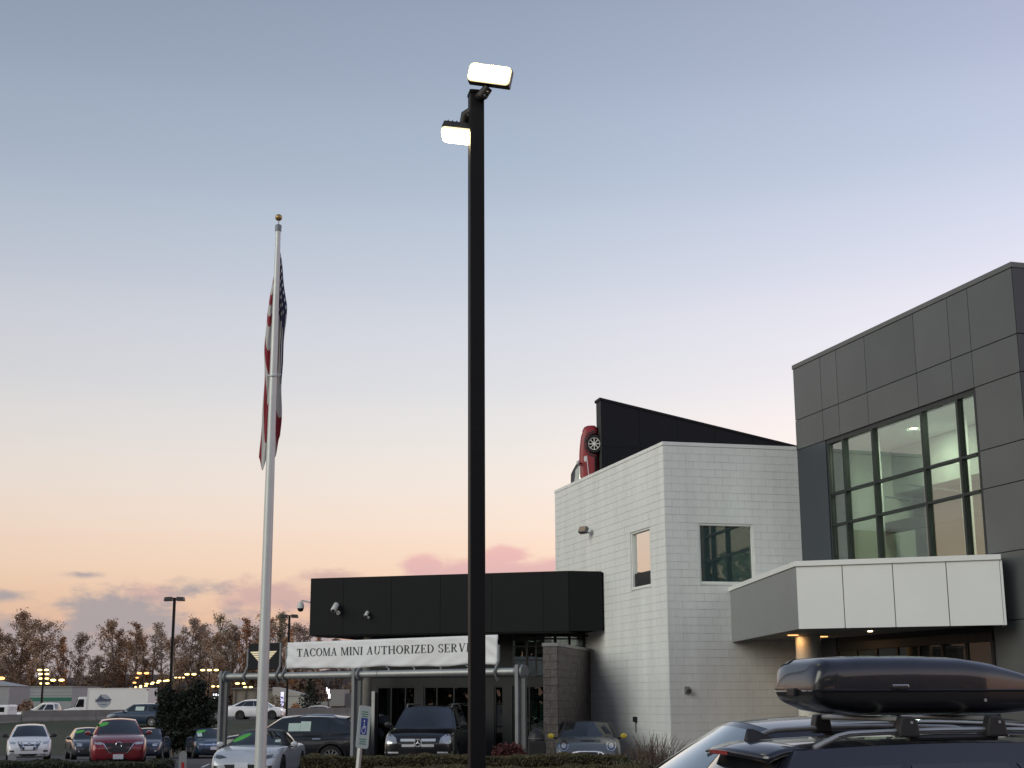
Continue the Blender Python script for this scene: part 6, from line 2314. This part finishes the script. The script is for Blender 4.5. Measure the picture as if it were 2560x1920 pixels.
build('roof', MB().add([(-2.0, -.1, 3.8), (2.2, -.1, 2.8), (2.2, 6, 2.8), (-2.0, 6, 3.8), (-2.0, -.1, 2.751), (2.2, -.1, 2.751), (2.2, 6, 2.751), (-2.0, 6, 2.751)], [(0, 1, 2, 3), (4, 5, 1, 0), (5, 6, 2, 1), (6, 7, 3, 2), (7, 4, 0, 3), (4, 7, 6, 5)]), mat('house_roof', (.38, .37, .34), .8), HSB)
siding('annex', HSB, 2.001, 4.3, 1, 5, 0, 2.1, mat('house_annex', (.34, .33, .3), .8))
HSC = thing('grey_house', 'small grey building between middle post and flagpole', 'building', (px(868, 165), 165, -.37))
siding('wall', HSC, -2.0, -.4, 0, 5, 1.6, 3.45, mat('annex_grey', (.24, .24, .23), .8))
siding('wall', HSC, -.399, 3.5, 1, 6, 0, 3.0, mat('annex_grey2', (.20, .20, .19), .8))
build('post', MB().box(-1.9, -1.75, .2, .35, 0, 1.599).box(-.7, -.55, .2, .35, 0, 1.599), M_bracket, HSC)
HSD = thing('tan_building', 'tan flat building behind the white electric car', 'building', (px(625, 180), 180, -.37))
siding('wall', HSD, -2.2, 3.0, 0, 6, 0, 3.6, mat('tan_wall', (.22, .20, .16), .8, var=.1))
for k in range(4):
    build('column', MB().box(-2.1 + k * 1.3, -1.9 + k * 1.3, -.2, -.001, 0, 3.5), mat('tan_trim', (.16, .14, .11), .8), HSD)
build('roof', MB().box(-2.4, 3.2, -.4, 6.2, 3.601, 3.8), M_bracket, HSD)
# lit sign pylons
SP = thing('lit_sign', 'violet lit banner sign on the second lamp pole side', 'sign', (px(704, 150), 150, -.37))
build('panel', MB().box(-.16, .16, -.05, .05, .5, 2.75 + .37), M_bluelamp, SP)
build('post', MB().box(-.03, .03, -.03, .03, 0, .499), M_bracket, SP)
SP = thing('lit_sign', 'small white lit flag-like sign under the banner', 'sign', (px(820, 172), 172, -.37))
build('panel', MB().box(-.20, .08, -.05, .05, 3.0, 3.55).box(-.05, .18, -.05, .05, 2.45, 2.999).box(-.32, -.201, -.05, .05, 3.3, 3.75), M_whitelamp, SP)
build('post', MB().box(-.04, .04, .051, .1, 0, 3.4), M_bracket, SP)
SP = thing('lit_sign', 'white lit lettering board beside frame left post', 'sign', (px(545, 200), 200, -.37))
rgs = random.Random(3)
brd = build('board', MB().box(-.9, .9, 0, .1, 1.9, 3.4), M_sign, SP)
for k in range(9):
    xx_, zz_ = -.75 + (k % 5) * .33, 2.9 - (k // 5) * .55
    build('light', MB().box(xx_, xx_ + rgs.uniform(.12, .28), -.04, -.002, zz_, zz_ + rgs.uniform(.15, .4)), M_whitelamp, brd)
build('post', MB().box(-.08, .08, 0, .1, 0, 1.899), M_bracket, SP)
# roundish shrubs near the road
for (p, Y, w_, h_, m_, lab) in ((690, 150, 2.6, 2.6, M_leafs[3], 'olive rounded shrub by the violet lit sign'), (773, 160, 4.2, 5.0, M_pine, 'dark evergreen behind the champagne sedan'), (738, 158, 1.1, 1.7, M_leafs[1], 'small rusty tree before the pale gabled building'),
                              (112, 150, 1.7, 1.9, M_leafs[3], 'small olive bush beside the stacked lamps'), (70, 150, 1.6, 2.3, M_leafs[0], 'bare brown bush before the green-striped warehouse'), (55, 158, 1.4, 1.7, M_redleaf, 'reddish bush before the green-striped warehouse')):
    o = thing('roadside_shrub', lab, 'shrub', (px(p, Y), Y, -.36), 0, 'shrubs by the freeway')
    pts = []
    for _ in range(1500):
        a, b_, r_ = nrg.uniform(0, 6.28), nrg.uniform(0, 1), nrg.uniform(.3, 1) ** .5
        rr = math.sqrt(max(.05, 1 - b_ * b_ * .85)) * (1.0 if h_ < 4 else (1.1 - b_))
        pts.append((w_ / 2 * r_ * math.cos(a) * rr + nrg.normal(0, .08), w_ / 2 * r_ * math.sin(a) * rr, .2 + h_ * b_ * r_ + nrg.normal(0, .08)))
    link('crown', leaf_mesh('crown', pts, .26, m_, seed=int(p)), None, o)
    build('trunk', MB().tube([(0, 0, 0), (0, 0, h_ * .6)], [.1, .04], 5), M_bark, o)
